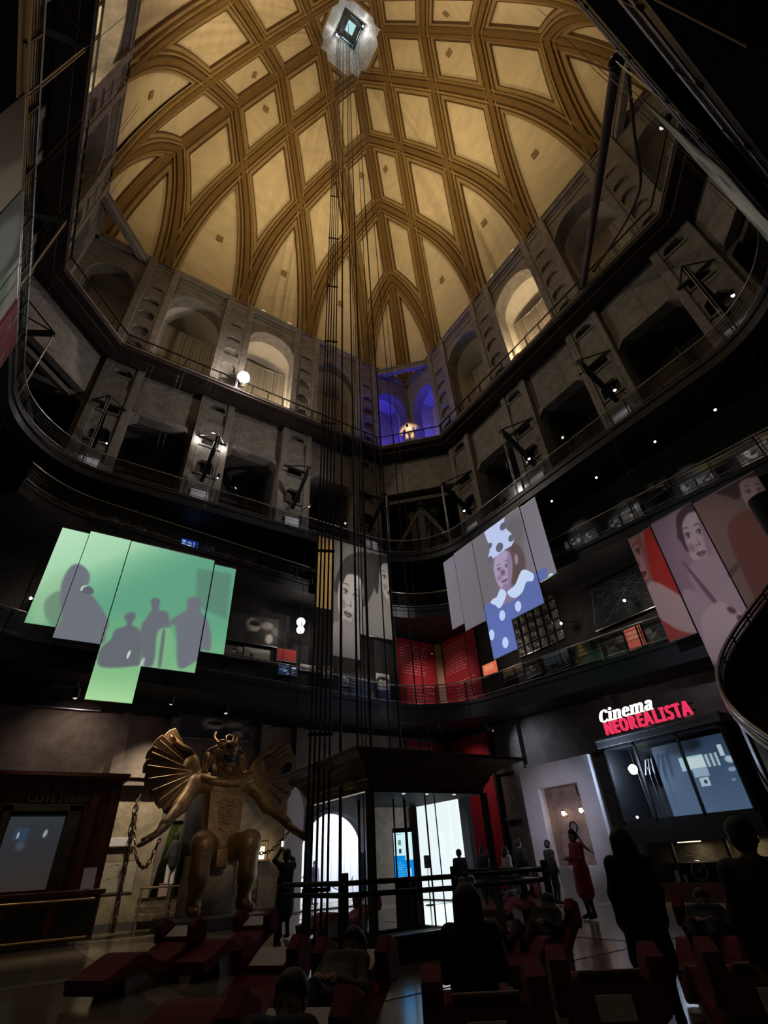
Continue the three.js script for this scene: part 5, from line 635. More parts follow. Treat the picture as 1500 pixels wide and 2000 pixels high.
// ------------------------------------------------------------------ the winged bronze idol
{
  const cx = -0.1, zc = -12.7, S = thing('bronze_statue', 'huge seated bronze winged idol with a beast head and open arms', 'statue');
  const B = []; const add = (a, b, ra, rb, k) => B.push([...a, ...b, ra, rb, 0, k]); const M2 = (p) => [2 * cx - p[0], p[1], p[2]];
  const both = (a, b, ra, rb) => { add(a, b, ra, rb); add(M2(a), M2(b), ra, rb); };
  for (const dx of [-0.42, 0, 0.42]) { add([cx + dx, 4.85, zc], [cx + dx * 0.75, 3.5, zc + 0.12], 0.52, 0.44); add([cx + dx * 0.75, 3.5, zc + 0.12], [cx + dx * 0.7, 2.65, zc + 0.2], 0.44, 0.42); }
  both([cx - 0.95, 4.95, zc], [cx - 1.3, 4.85, zc + 0.05], 0.40, 0.36); both([cx - 1.3, 4.85, zc + 0.05], [cx - 1.85, 4.0, zc + 0.55], 0.34, 0.27); both([cx - 1.85, 4.0, zc + 0.55], [cx - 2.5, 3.3, zc + 1.25], 0.27, 0.17); both([cx - 2.5, 3.3, zc + 1.25], [cx - 2.62, 3.14, zc + 1.36], 0.15, 0.14);
  both([cx - 0.55, 2.5, zc + 0.3], [cx - 0.95, 2.62, zc + 1.25], 0.50, 0.42); both([cx - 0.95, 2.62, zc + 1.25], [cx - 0.95, 1.55, zc + 1.25], 0.42, 0.34); both([cx - 0.95, 1.55, zc + 1.25], [cx - 0.95, 0.75, zc + 1.1], 0.33, 0.24); both([cx - 0.95, 0.66, zc + 1.05], [cx - 1.02, 0.55, zc + 1.85], 0.22, 0.15);
  for (const dx of [-0.2, 0.2]) add([cx + dx, 5.35, zc + 0.1], [cx + dx, 5.2, zc], 0.3, 0.4); // neck
  add([cx - 0.2, 6.0, zc + 0.1], [cx - 0.2, 5.7, zc + 0.2], 0.50, 0.46); add([cx - 0.2, 6.12, zc + 0.3], [cx - 0.16, 6.18, zc + 0.95], 0.34, 0.26); add([cx - 0.2, 5.5, zc + 0.3], [cx - 0.16, 5.38, zc + 0.72], 0.24, 0.17, 0.03);
  add([cx - 0.34, 6.3, zc + 0.9], [cx - 0.34, 6.3, zc + 0.95], 0.12, 0.1); add([cx + 0.02, 6.3, zc + 0.9], [cx + 0.02, 6.3, zc + 0.95], 0.12, 0.1);
  // hands: palm and five curved fingers, palm up
  const hands = [];
  for (const s of [-1, 1]) { const w = [cx + s * 2.62, 3.12, zc + 1.38], f = V(s * 0.62, -0.5, 0.6).normalize(), side = V(s * 0.5, 0.62, 0.05).cross(f).normalize(), up = f.clone().cross(side).normalize(), P = (a, b, c) => { const v = V(...w).addScaledVector(f, a).addScaledVector(side, b).addScaledVector(up, c); return [v.x, v.y, v.z]; };
    for (const q of [-0.13, -0.04, 0.05, 0.13]) add(P(0, q * 0.7, 0), P(0.42, q * 1.4, 0), 0.13, 0.1, 0.04);
    [-0.15, -0.05, 0.05, 0.15].forEach((q, i) => { const L = [0.34, 0.44, 0.46, 0.38][i]; hands.push(tube([P(0.34, q * 1.3, 0), P(0.5 + L * 0.5, q * 1.7, 0.01), P(0.5 + L * 1.1, q * 2.1, 0.06)], 0.078, 10, 7), ball(0.078, ...P(0.5 + L * 1.1, q * 2.1, 0.06), 1, 1, 1, 8)); });
    hands.push(tube([P(0.08, s * 0.16, 0), P(0.24, s * 0.34, 0.05), P(0.46, s * 0.46, 0.09)], 0.085, 10, 7), ball(0.085, ...P(0.46, s * 0.46, 0.09), 1, 1, 1, 8)); }
  const g = sdfBody(B, { res: 120, k: 0.22, extra: hands.map((e) => [e, 0]) }); obj('body', g, mats.bronze, S);
  obj('mouth', [ball(0.27, cx - 0.17, 5.78, zc + 0.72, 1, 0.72, 0.9)], mats.black, S); obj('tooth', Array.from({ length: 7 }, (_, i) => new THREE.ConeGeometry(0.035, 0.13, 6).rotateX(PI).translate(cx - 0.38 + i * 0.07, 5.93, zc + 0.98 - Math.abs(i - 3) * 0.03)), mats.brass, S); obj('jaw_rim', tube([[cx - 0.42, 5.72, zc + 0.7], [cx - 0.36, 5.55, zc + 0.93], [cx - 0.17, 5.5, zc + 1.0], [cx + 0.03, 5.55, zc + 0.93], [cx + 0.09, 5.72, zc + 0.7]], 0.05, 20, 6), mats.bronze, S);
  for (const s of [-1, 1]) { obj('eye_ring', new THREE.TorusGeometry(0.16, 0.045, 8, 20).translate(cx - 0.18 + s * 0.34, 6.36, zc + 0.62), mats.bronze, S); obj('eye', ball(0.1, cx - 0.18 + s * 0.34, 6.36, zc + 0.6), mats.brass, S); obj('ear', tube([[cx - 0.2 + s * 0.42, 6.35, zc + 0.25], [cx - 0.2 + s * 0.82, 6.1, zc + 0.2], [cx - 0.2 + s * 0.98, 5.65, zc + 0.25], [cx - 0.2 + s * 0.86, 5.35, zc + 0.3], [cx - 0.2 + s * 0.7, 5.55, zc + 0.35], [cx - 0.2 + s * 0.62, 5.95, zc + 0.3]], 0.06, 28, 7), mats.bronze, S); obj('ear_flap', ball(0.3, cx - 0.2 + s * 0.8, 5.72, zc + 0.25, 0.55, 1.2, 0.25), mats.bronze, S); obj('horn', tube([[cx - 0.2 + s * 0.3, 6.45, zc + 0.1], [cx - 0.2 + s * 0.55, 6.75, zc], [cx - 0.2 + s * 0.5, 7.0, zc - 0.05]], 0.07, 12, 7), mats.bronze, S); }
  obj('brow_ring', new THREE.TorusGeometry(0.17, 0.035, 8, 20).rotateX(-0.4).translate(cx - 0.15, 6.66, zc + 0.4), mats.bronze, S); obj('mane', Array.from({ length: 16 }, (_, i) => tube([[cx - 0.75 + i * 0.075, 5.55, zc + 0.45], [cx - 0.78 + i * 0.08, 5.3, zc + 0.58], [cx - 0.8 + i * 0.084, 5.12, zc + 0.5 + 0.06 * (i % 3)]], 0.035, 6, 5)), mats.bronze, S);
  obj('collar', (() => { const c = new THREE.TorusGeometry(1.0, 0.24, 10, 40).rotateX(PI / 2).scale(1.08, 0.75, 0.66); return c.rotateX(0.5).translate(cx, 5.16, zc + 0.1); })(), mats.bronze, S);
  obj('belly_plate', (() => { const s = shapeOf([[-0.72, 0.95], [0.72, 0.95], [0.66, -0.4], [0.38, -0.95], [0, -1.1], [-0.38, -0.95], [-0.66, -0.4]]); return extrude(s, 0.05, 0.03).rotateX(-0.06).translate(cx, 3.55, zc + 0.56); })(), mats.bronze, S); obj('plate_relief', Array.from({ length: 9 }, (_, i) => tube([[cx - 0.3, 4.15 - i * 0.13, zc + 0.63], [cx - 0.12 + 0.1 * (i % 2), 4.2 - i * 0.13, zc + 0.66], [cx + 0.1 - 0.08 * (i % 3), 4.1 - i * 0.13, zc + 0.66], [cx + 0.3, 4.16 - i * 0.13, zc + 0.63]], 0.03, 14, 5)), mats.bronze, S); obj('breast_badge', [rbox(0.34, 0.14, 0.06, 0.03, cx - 0.02, 4.62, zc + 0.53), ball(0.07, cx - 0.02, 4.62, zc + 0.57, 1, 1, 0.5)], mats.bronze, S);
  obj('loin_piece', rbox(0.52, 0.7, 0.3, 0.1, cx, 2.15, zc + 0.75), mats.bronze, S);
  // wings: fans of blade feathers from a shoulder bone
  for (const s of [-1, 1]) { const root = V(cx + s * 1.25, 5.3, zc - 0.35), w = new THREE.Group(); w.name = 'wing'; S.add(w);
    for (let i = 0; i < 8; i++) { const a = (52 - i * 15.5) * PI / 180, L = [2.15, 2.25, 2.25, 2.2, 2.1, 2.0, 1.9, 1.85][i], d = V(s * Math.cos(a), Math.sin(a) * 0.9, -0.12).normalize(), sh = shapeOf([[0.25, -0.10], [L * 0.55, -0.22], [L, -0.26], [L + 0.05, 0.0], [L - 0.02, 0.24], [L * 0.5, 0.20], [0.25, 0.10]]);
      const fg = extrude(sh, 0.07, 0.02).translate(0, 0, -0.035 + i * 0.03); if (s < 0) fg.scale(-1, 1, 1); const ang = Math.atan2(d.y, Math.abs(d.x)); fg.rotateZ(s * ang).translate(root.x, root.y, root.z + 0.05 * i); if (s < 0) { const ix = fg.index; if (ix) { const arr = ix.array; for (let q = 0; q < arr.length; q += 3) { const t = arr[q]; arr[q] = arr[q + 2]; arr[q + 2] = t; } } fg.computeVertexNormals(); } obj('feather', fg, mats.bronze, w);
      obj('quill', rod([root.x + s * 0.3 * Math.cos(ang), root.y + 0.3 * Math.sin(ang), root.z + 0.13 + i * 0.075], [root.x + s * (L - 0.1) * Math.cos(ang), root.y + (L - 0.1) * Math.sin(ang), root.z + 0.13 + i * 0.075], 0.03, 6), mats.bronze, w); }
    obj('wing_arm', [tube([[cx + s * 0.8, 4.9, zc - 0.35], [cx + s * 1.2, 5.5, zc - 0.3], [cx + s * 1.6, 6.1, zc - 0.2], [cx + s * 2.1, 6.35, zc - 0.25], [cx + s * 2.6, 6.75, zc - 0.4]], 0.13, 24, 8), ball(0.42, cx + s * 1.55, 5.5, zc - 0.15, 0.9, 1.3, 0.4)], mats.bronze, w); }
  const p = thing('statue_pedestal', 'low dark stone pedestal with beige throne block under the bronze statue', 'pedestal'); obj('slab', rbox(3.6, 0.36, 3.4, 0.03, cx, 0.18, -12.3), mats.greyDark, p); obj('throne', rbox(1.9, 1.95, 1.5, 0.04, cx, 1.33, -13.4), mats.beige, p); obj('throne_back', rbox(2.3, 3.2, 0.4, 0.05, cx, 3.2, -14.1), mats.wallBlack, p);
  // dark drape hanging behind from the arms
  // chains
  const link = new THREE.TorusGeometry(0.1, 0.028, 6, 14).scale(0.62, 1, 1); const chain = (lab, pts, n) => { const c = thing('chain', lab, 'chain', [0, 0, 0], 0, 'rusty chains'); const cv = new THREE.CatmullRomCurve3(pts.map((q) => V(...q))); for (let i = 0; i <= n; i++) { const q = cv.getPointAt(i / n), t = cv.getTangentAt(i / n), m = link.clone().rotateY(i % 2 ? PI / 2 : 0).applyQuaternion(new THREE.Quaternion().setFromUnitVectors(V(0, 1, 0), t)).translate(q.x, q.y, q.z); obj('link', m, mat('rust', L3(0.14, 0.09, 0.055), { roughness: 0.6, metalness: 0.5 }), c); } };
  chain('long rusty chain hanging on the beige wall left of the statue', [[-3.15, 4.6, -15.0], [-3.12, 3.4, -14.98], [-3.1, 2.0, -14.98], [-3.08, 0.6, -14.95], [-3.05, 0.25, -14.8]], 30); chain('rusty chain sagging from the wall to the left hand of the statue', [[-3.2, 4.4, -14.95], [-3.1, 3.1, -14.4], [-3.0, 2.2, -13.2], [-2.85, 2.0, -12.2], [-2.7, 2.75, -11.5]], 26); chain('rusty chain hanging from the right hand of the statue', [[2.55, 2.9, -11.6], [2.2, 2.35, -12.5], [1.7, 2.3, -13.6], [1.5, 2.45, -14.9]], 20);
  const bar2 = thing('wooden_barrier', 'brown wooden barrier with posts behind the statue legs', 'barrier'); for (const x of [-2.35, -1.25, 0.2, 1.6, 2.6]) obj('post', rbox(0.09, 1.35, 0.09, 0.02, x, 0.68, -14.75), mats.oak, bar2); obj('rail', rbox(5.1, 0.07, 0.07, 0.02, 0.12, 1.32, -14.75), mats.oak, bar2); for (const y of [0.35, 0.62, 0.9]) obj('plank', rbox(5.1, 0.2, 0.04, 0.01, 0.12, y, -14.85), mats.oak, bar2);
  // doorway figure, wall signs, candle niche
  const d = thing('costume_figure', 'dark costumed mannequin with white breeches in the doorway left of the statue', 'mannequin', [-1.15, 0.9, -15.5]); obj('body', sdfBody([[0, 1.9, 0, 0, 1.5, 0, 0.2, 0.2, 0], [0, 1.5, 0, 0, 1.15, 0, 0.2, 0.19, 0], [-0.2, 1.85, 0, -0.3, 1.4, 0.03, 0.09, 0.08, 0], [0.2, 1.85, 0, 0.3, 1.4, 0.03, 0.09, 0.08, 0], [0, 2.2, 0, 0, 2.28, 0, 0.13, 0.13, 0], [0, 2.1, 0, 0, 2.0, 0, 0.07, 0.08, 0], [-0.1, 1.1, 0, -0.12, 0.55, 0, 0.12, 0.09, 1], [0.1, 1.1, 0, 0.12, 0.55, 0, 0.12, 0.09, 1], [-0.12, 0.5, 0, -0.13, 0.1, 0, 0.08, 0.08, 0], [0.12, 0.5, 0, 0.13, 0.1, 0, 0.08, 0.08, 0]], { res: 44, k: 0.05, colors: [[0.02, 0.02, 0.022], [0.7, 0.68, 0.66]] }), mat('costume', L3(1, 1, 1), { vertexColors: true }), d); obj('stand', box(0.7, 0.08, 0.35, 0, 0.02, 0), mats.black, d);
  const bx = thing('pink_box', 'small pinkish box standing before the costumed mannequin', 'box', [-1.4, 0.92, -15.28]); obj('box', rbox(0.36, 0.5, 0.14, 0.01, 0, 0.25, 0), mat('pinkBox', L3(0.5, 0.3, 0.32), {}), bx); obj('lid', rbox(0.38, 0.04, 0.16, 0.01, 0, 0.5, 0), mats.pinkBox, bx);
  obj('doorway_lining', [span(-2.9, -0.9, 0.8, 0.9, -16.8, -15.2), span(-3.0, -0.8, 0.8, 3.8, -16.9, -16.8), span(-3.0, -2.9, 0.8, 3.8, -16.9, -15.7), span(-0.9, -0.8, 0.8, 3.8, -16.9, -15.7)], mat('greenWall', L3(0.12, 0.17, 0.06), { map: tGrime }), wallLeft); obj('doorway_lining', span(-3.0, -0.8, 3.6, 3.7, -16.9, -15.7), mats.black, wallLeft); const gl = thing('doorway_lamp', 'small yellow-green lamp in the doorway left of the statue', 'lamp', [-1.5, 3.5, -16.2]); obj('globe', ball(0.07, 0, 0, 0), glow('greenLamp', 0.9, 0.8, 0.3, 4), gl); obj('cord', rod([0, 0.05, 0], [0, 0.12, 0], 0.01), mats.black, gl); point(-1.5, 3.4, -16.2, L3(0.9, 0.85, 0.3), 0.5, 2);
  const sign = thing('wall_plaque', 'narrow white plaque on the beige wall beside the chain', 'sign', [-3.55, 2.95, -15.08]); obj('plate', rbox(1.25, 0.3, 0.03, 0.01, 0, 0, 0), mats.paper, sign); obj('shelf', box(1.25, 0.03, 0.08, 0, -0.17, 0.02), mats.oak, sign);
  const rel = thing('framed_print', 'pale framed print with faint drawing low on the beige wall', 'picture', [-3.35, 1.75, -15.09]); obj('sheet', (() => { const f = new THREE.PlaneGeometry(1.35, 1.0); f.userData.keepUV = true; return f; })(), printed('reliefPrint', canvasTex(160, 120, (x, w, h) => { x.fillStyle = '#a8a292'; x.fillRect(0, 0, w, h); rs = 9; for (let i = 0; i < 40; i++) { x.fillStyle = `rgba(70,62,50,${rnd(0.1, 0.45)})`; x.fillRect(rnd(6, 150), rnd(6, 110), rnd(3, 30), rnd(1, 6)); } oval(x, 98, 45, 18, 28, 'rgba(90,82,70,.6)', 0, 4); })), rel); obj('frame', box(1.45, 1.1, 0.03, 0, 0, -0.02), mats.oak, rel);
  const cn = thing('candle_lamp', 'glowing candle lantern on the wall right of the statue', 'lamp', [2.75, 2.1, -14.98]); obj('back', rbox(0.62, 0.8, 0.05, 0.01, 0, 0.3, -0.1), mats.oak, cn); obj('flame_glass', rbox(0.26, 0.5, 0.12, 0.04, 0, 0.25, 0), glow('candle', 1, 0.82, 0.58, 1.5), cn); obj('shelf', box(0.8, 0.06, 0.25, 0, -0.05, 0), mats.oak, cn); point(2.75, 2.4, -14.75, L3(1, 0.78, 0.5), 0.8, 4);
}
// ------------------------------------------------------------------ coffee house front at the left
{
  const c = thing('coffee_house_front', 'dark carved wooden coffee house front with a recessed screen, reading CAFFE TORINO', 'shop front'); const z = -12.5;
  obj('body', [span(-9.8, -7.75, 1.3, 5.0, z - 2.4, z), span(-5.85, -4.25, 1.3, 5.0, z - 2.4, z), span(-7.75, -5.85, 3.85, 5.0, z - 2.4, z), span(-7.75, -5.85, 1.3, 1.5, z - 2.4, z), span(-9.8, -4.25, 1.3, 5.0, z - 2.45, z - 1.2)], mats.wood, c);
  obj('cornice', [span(-9.9, -4.1, 4.95, 5.08, z - 2.4, z + 0.3), span(-9.9, -4.15, 4.82, 4.95, z - 2.4, z + 0.2)], mats.wood, c); obj('carved_frieze', Array.from({ length: 8 }, (_, i) => [new THREE.TorusGeometry(0.16, 0.035, 6, 16).translate(-9.2 + i * 0.68, 4.62, z + 0.02), ball(0.07, -9.2 + i * 0.68, 4.62, z + 0.03, 1, 1, 0.6, 8)]).flat(), mats.wood, c);
  obj('window_frame', [span(-7.95, -7.7, 1.4, 4.0, z, z + 0.12), span(-5.9, -5.5, 1.4, 4.0, z, z + 0.12), span(-7.95, -5.5, 3.82, 4.05, z, z + 0.12)], mat('oliveWood', L3(0.10, 0.085, 0.05), { roughness: 0.5, map: tGrime }), c); obj('pilaster', [span(-5.25, -5.0, 1.4, 4.5, z, z + 0.1), span(-4.6, -4.35, 1.4, 4.5, z, z + 0.1)], mats.wood, c);
  const tx = canvasTex(256, 240, (x, w, h) => { x.fillStyle = grad(x, 0, 0, 0, h, [[0, '#4a5056'], [0.5, '#46464a'], [1, '#4e4540']]); x.fillRect(0, 0, w, h); x.fillStyle = '#45617a'; x.fillRect(40, 38, 62, 40); oval(x, 60, 62, 5, 12, '#dfeaf2', 0, 1); oval(x, 182, 58, 9, 14, '#cfdde8', 0.3, 2); oval(x, 84, 96, 20, 16, '#5a6d7d', 0, 5); speck(x, w, h, 0.04, 500); });
  const f = new THREE.PlaneGeometry(1.75, 2.2).translate(-6.8, 2.6, z - 0.55); f.userData.keepUV = true; obj('screen', f, screenMat('cafeScreen', tx, 0.4), c); obj('screen_surround', [span(-7.75, -5.85, 3.7, 3.85, z - 0.6, z), span(-7.75, -7.68, 1.5, 3.85, z - 0.6, z), span(-5.92, -5.85, 1.5, 3.85, z - 0.6, z)], mats.black, c);
  const tg = text('CAFFE TORINO', 0.2, 0.04, fontSerif); obj('lettering', tg.translate(-7.35, 4.12, z + 0.02), mat('dullGold', L3(0.20, 0.16, 0.09), { roughness: 0.5, metalness: 0.4 }), c);
  const k = thing('coffee_counter', 'dark green marble counter with brass rails in front of the coffee house', 'counter'); obj('slab', rbox(5.7, 0.14, 1.0, 0.03, -7.05, 1.36, -11.7), mats.wood, k); obj('front', rbox(5.5, 1.2, 0.9, 0.03, -7.05, 0.7, -11.75), mats.wood, k); for (let i = 0; i < 4; i++) obj('marble_panel', rbox(1.1, 0.72, 0.05, 0.01, -9.1 + i * 1.38, 0.68, -11.28), mat('greenMarble', L3(0.05, 0.075, 0.055), { map: tMarble, roughness: 0.2 }), k); obj('brass_rail', rod([-9.8, 1.18, -11.15], [-4.5, 1.18, -11.15], 0.03), mats.brass, k); obj('foot_rail', rod([-9.8, 0.2, -11.1], [-4.5, 0.2, -11.1], 0.035), mats.brass, k); obj('rail_bracket', [-9, -7.6, -6.2, -4.8].map((x) => rod([x, 0.2, -11.1], [x, 0.2, -11.3], 0.02)), mats.brass, k);
  const p = thing('notice_card', 'white notice card standing at the end of the dark counter', 'card', [-4.75, 1.43, -11.8], 0.1); obj('card', box(0.42, 0.62, 0.02, 0, 0.31, 0).rotateX(-0.15), mats.paper, p); obj('prop', box(0.2, 0.02, 0.2, 0, 0.01, -0.08), mats.black, p);
}
// ------------------------------------------------------------------ spiral ramp at the right edge
{
  const r = thing('spiral_ramp', 'dark spiral ramp with curved metal handrails at the right edge', 'ramp'), cx = 1.45, cz = 9.95, R = 1.75, N = 90;
  const at = (i, rad, dy) => { const t = i / N, a = -2.75 + t * 2 * PI * 0.62, y = 3.45 + (t - 0.607) * 5.6; return [cx + rad * Math.sin(a) * 1, y + dy, cz - rad * Math.cos(a) * 1]; };
  const strip = (f, g) => { const pos = []; for (let i = 0; i < N; i++) { const a = f(i), b = f(i + 1), c = g(i + 1), d = g(i); for (const v of [a, b, c, a, c, d]) pos.push(...v); } const G = new THREE.BufferGeometry(); G.setAttribute('position', new THREE.Float32BufferAttribute(pos, 3)); G.computeVertexNormals(); return G; };
  obj('parapet', strip((i) => at(i, R, -0.14), (i) => at(i, R, -1.0)), mat('parapet', L3(0.03, 0.028, 0.034), { roughness: 0.4 }), r); obj('deck', [strip((i) => at(i, R, -1.0), (i) => at(i, 0.25, -1.0)), strip((i) => at(i, R, -1.14), (i) => at(i, 0.25, -1.14)), strip((i) => at(i, R + 0.02, -0.98), (i) => at(i, R + 0.02, -1.16))], mats.black, r);
  for (const [dy, q] of [[0, 0.035], [-0.09, 0.02], [-0.17, 0.03]]) obj('handrail', tube(Array.from({ length: N / 3 + 1 }, (_, i) => at(i * 3, R + 0.02, dy)), q, 120, 6), mats.steel, r); for (let i = 0; i <= N; i += 6) { const a = at(i, R + 0.01, 0), b = at(i, R + 0.01, -1.0); obj('baluster', rod(a, b, 0.018, 5), mats.blackSteel, r); }
  obj('core', rod([cx, 0, cz], [cx, 6.2, cz], 0.26, 20), mats.black, r);
}

// ------------------------------------------------------------------ red reclining loungers
const loungeGeo = (() => {
  const P = [[1.18, 0.24], [1.0, 0.28], [0.78, 0.36], [0.5, 0.45], [0.32, 0.44], [0.1, 0.34], [-0.12, 0.29], [-0.4, 0.34], [-0.7, 0.45], [-0.92, 0.53], [-1.05, 0.57]], W2 = 0.36;
  const cv = new THREE.CatmullRomCurve3(P.map((p) => V(0, p[1], p[0]))), pts = cv.getPoints(40);
  const prof = (off) => pts.map((p, i) => { const a = pts[Math.max(0, i - 1)], b = pts[Math.min(40, i + 1)], t = b.clone().sub(a).normalize(); return [p.z - t.y * off * -1 * 1, p.y + Math.abs(t.z) * off]; });
  const top = prof(0), bot = prof(-0.12); const s = shapeOf([...top, ...bot.reverse()]); const pad = extrude(s, W2 * 2 - 0.06, 0.03).translate(0, 0, -W2 + 0.03).rotateY(-PI / 2);
  const ribs = []; for (let i = 3; i < 38; i += 3) { const p = pts[i]; ribs.push(rod([-W2 + 0.02, p.y + 0.005, p.z], [W2 - 0.02, p.y + 0.005, p.z], 0.028, 7)); }
  const b2 = pts.filter((p) => p.z < 0.75 && p.z > -0.72).map((p) => [p.z, p.y - 0.13]); const sb = shapeOf([...b2, [-0.62, 0], [0.6, 0]]); const base = extrude(sb, 0.58, 0.01).translate(0, 0, -0.29).rotateY(-PI / 2);
  const wing = (k) => { const q = shapeOf([[-0.06, 0], [0.2, 0.04], [0.23, 0.24], [0.1, 0.34], [-0.1, 0.28], [-0.14, 0.06]]); return extrude(q, 0.1, 0.025).translate(0, 0, -0.05).rotateY(-PI / 2).translate(k * 0.36, 0.46, -0.92); };
  return { pad, ribs: join(ribs), base, wings: [wing(-1), wing(1)], pillow: rbox(0.56, 0.14, 0.3, 0.06, 0, 0, 0).rotateX(0.45).translate(0, 0.55, -0.88), paper: rbox(0.46, 0.012, 0.3, 0.004).rotateX(0.45).translate(0, 0.625, -0.88), flap: rbox(0.26, 0.14, 0.012, 0.004).rotateX(0.3).translate(0.02, 0.5, -1.12), foot: rbox(0.66, 0.05, 0.1, 0.02, 0, 0.22, 1.16) };
})();
const SC = 1.12;
function lounger(label, x, z, turn) {
  const g = thing('red_lounger', label, 'lounger', [x, 0, z], turn, 'red loungers'); g.scale.setScalar(SC);
  obj('mattress', loungeGeo.pad, mats.redFab, g); obj('quilting', loungeGeo.ribs, mats.redFab, g); obj('base', loungeGeo.base, mat('loungeBase', L3(0.36, 0.29, 0.23), { map: tGrime, roughness: 0.5 }), g); loungeGeo.wings.forEach((w) => obj('headrest_wing', w, mats.redFab, g)); obj('pillow', loungeGeo.pillow, mats.redFab, g); obj('paper_cover', loungeGeo.paper, mats.paper, g); obj('paper_flap', loungeGeo.flap, mats.paper, g); obj('foot_rail', loungeGeo.foot, mats.wood, g); return g;
}
// turn: local +z (foot end) is rotated to (sin turn, cos turn)
const faceTo = (hx, hz, fx, fz) => Math.atan2(fx - hx, fz - hz);
const LG = [
  ['red lounger nearest the coffee counter, foot end pointing left', -4.75, -1.1, -2.2 / 2.77 * 1, 1.7 / 2.77],
  ['red lounger with raised stripes between the statue and the photographing woman', -2.95, -1.6, -0.8, 0.6],
  ['empty red lounger at the bottom left with white headrest paper', -4.95, 4.35, -0.78, 0.62],
  ['red lounger under the masked woman', -4.4, 5.6, -0.78, 0.62],
  ['red lounger under the long-haired seated visitor', -3.45, 6.95, 0.6, -0.8],
  ['red lounger at the bottom right with a bright headrest paper', -2.1, 7.2, 0.68, -0.73],
  ['red lounger at the lower right corner', -1.0, 8.1, 0.75, -0.66],
  ['red lounger under the masked visitor with one foot up', 0.5, 3.95, -0.92, 0.4],
  ['wavy red lounger seen through the lift cables', 1.6, -5.0, -0.95, 0.1],
  ['far red lounger with a reclining visitor by the portal', 7.2, -3.4, -0.9, 0.3],
  ['red lounger under the reclining visitor at the right', 1.7, 6.3, -0.9, 0.43]];
LG.forEach(([l, x, z, dx, dz]) => lounger(l, x, z, Math.atan2(dx, dz)));

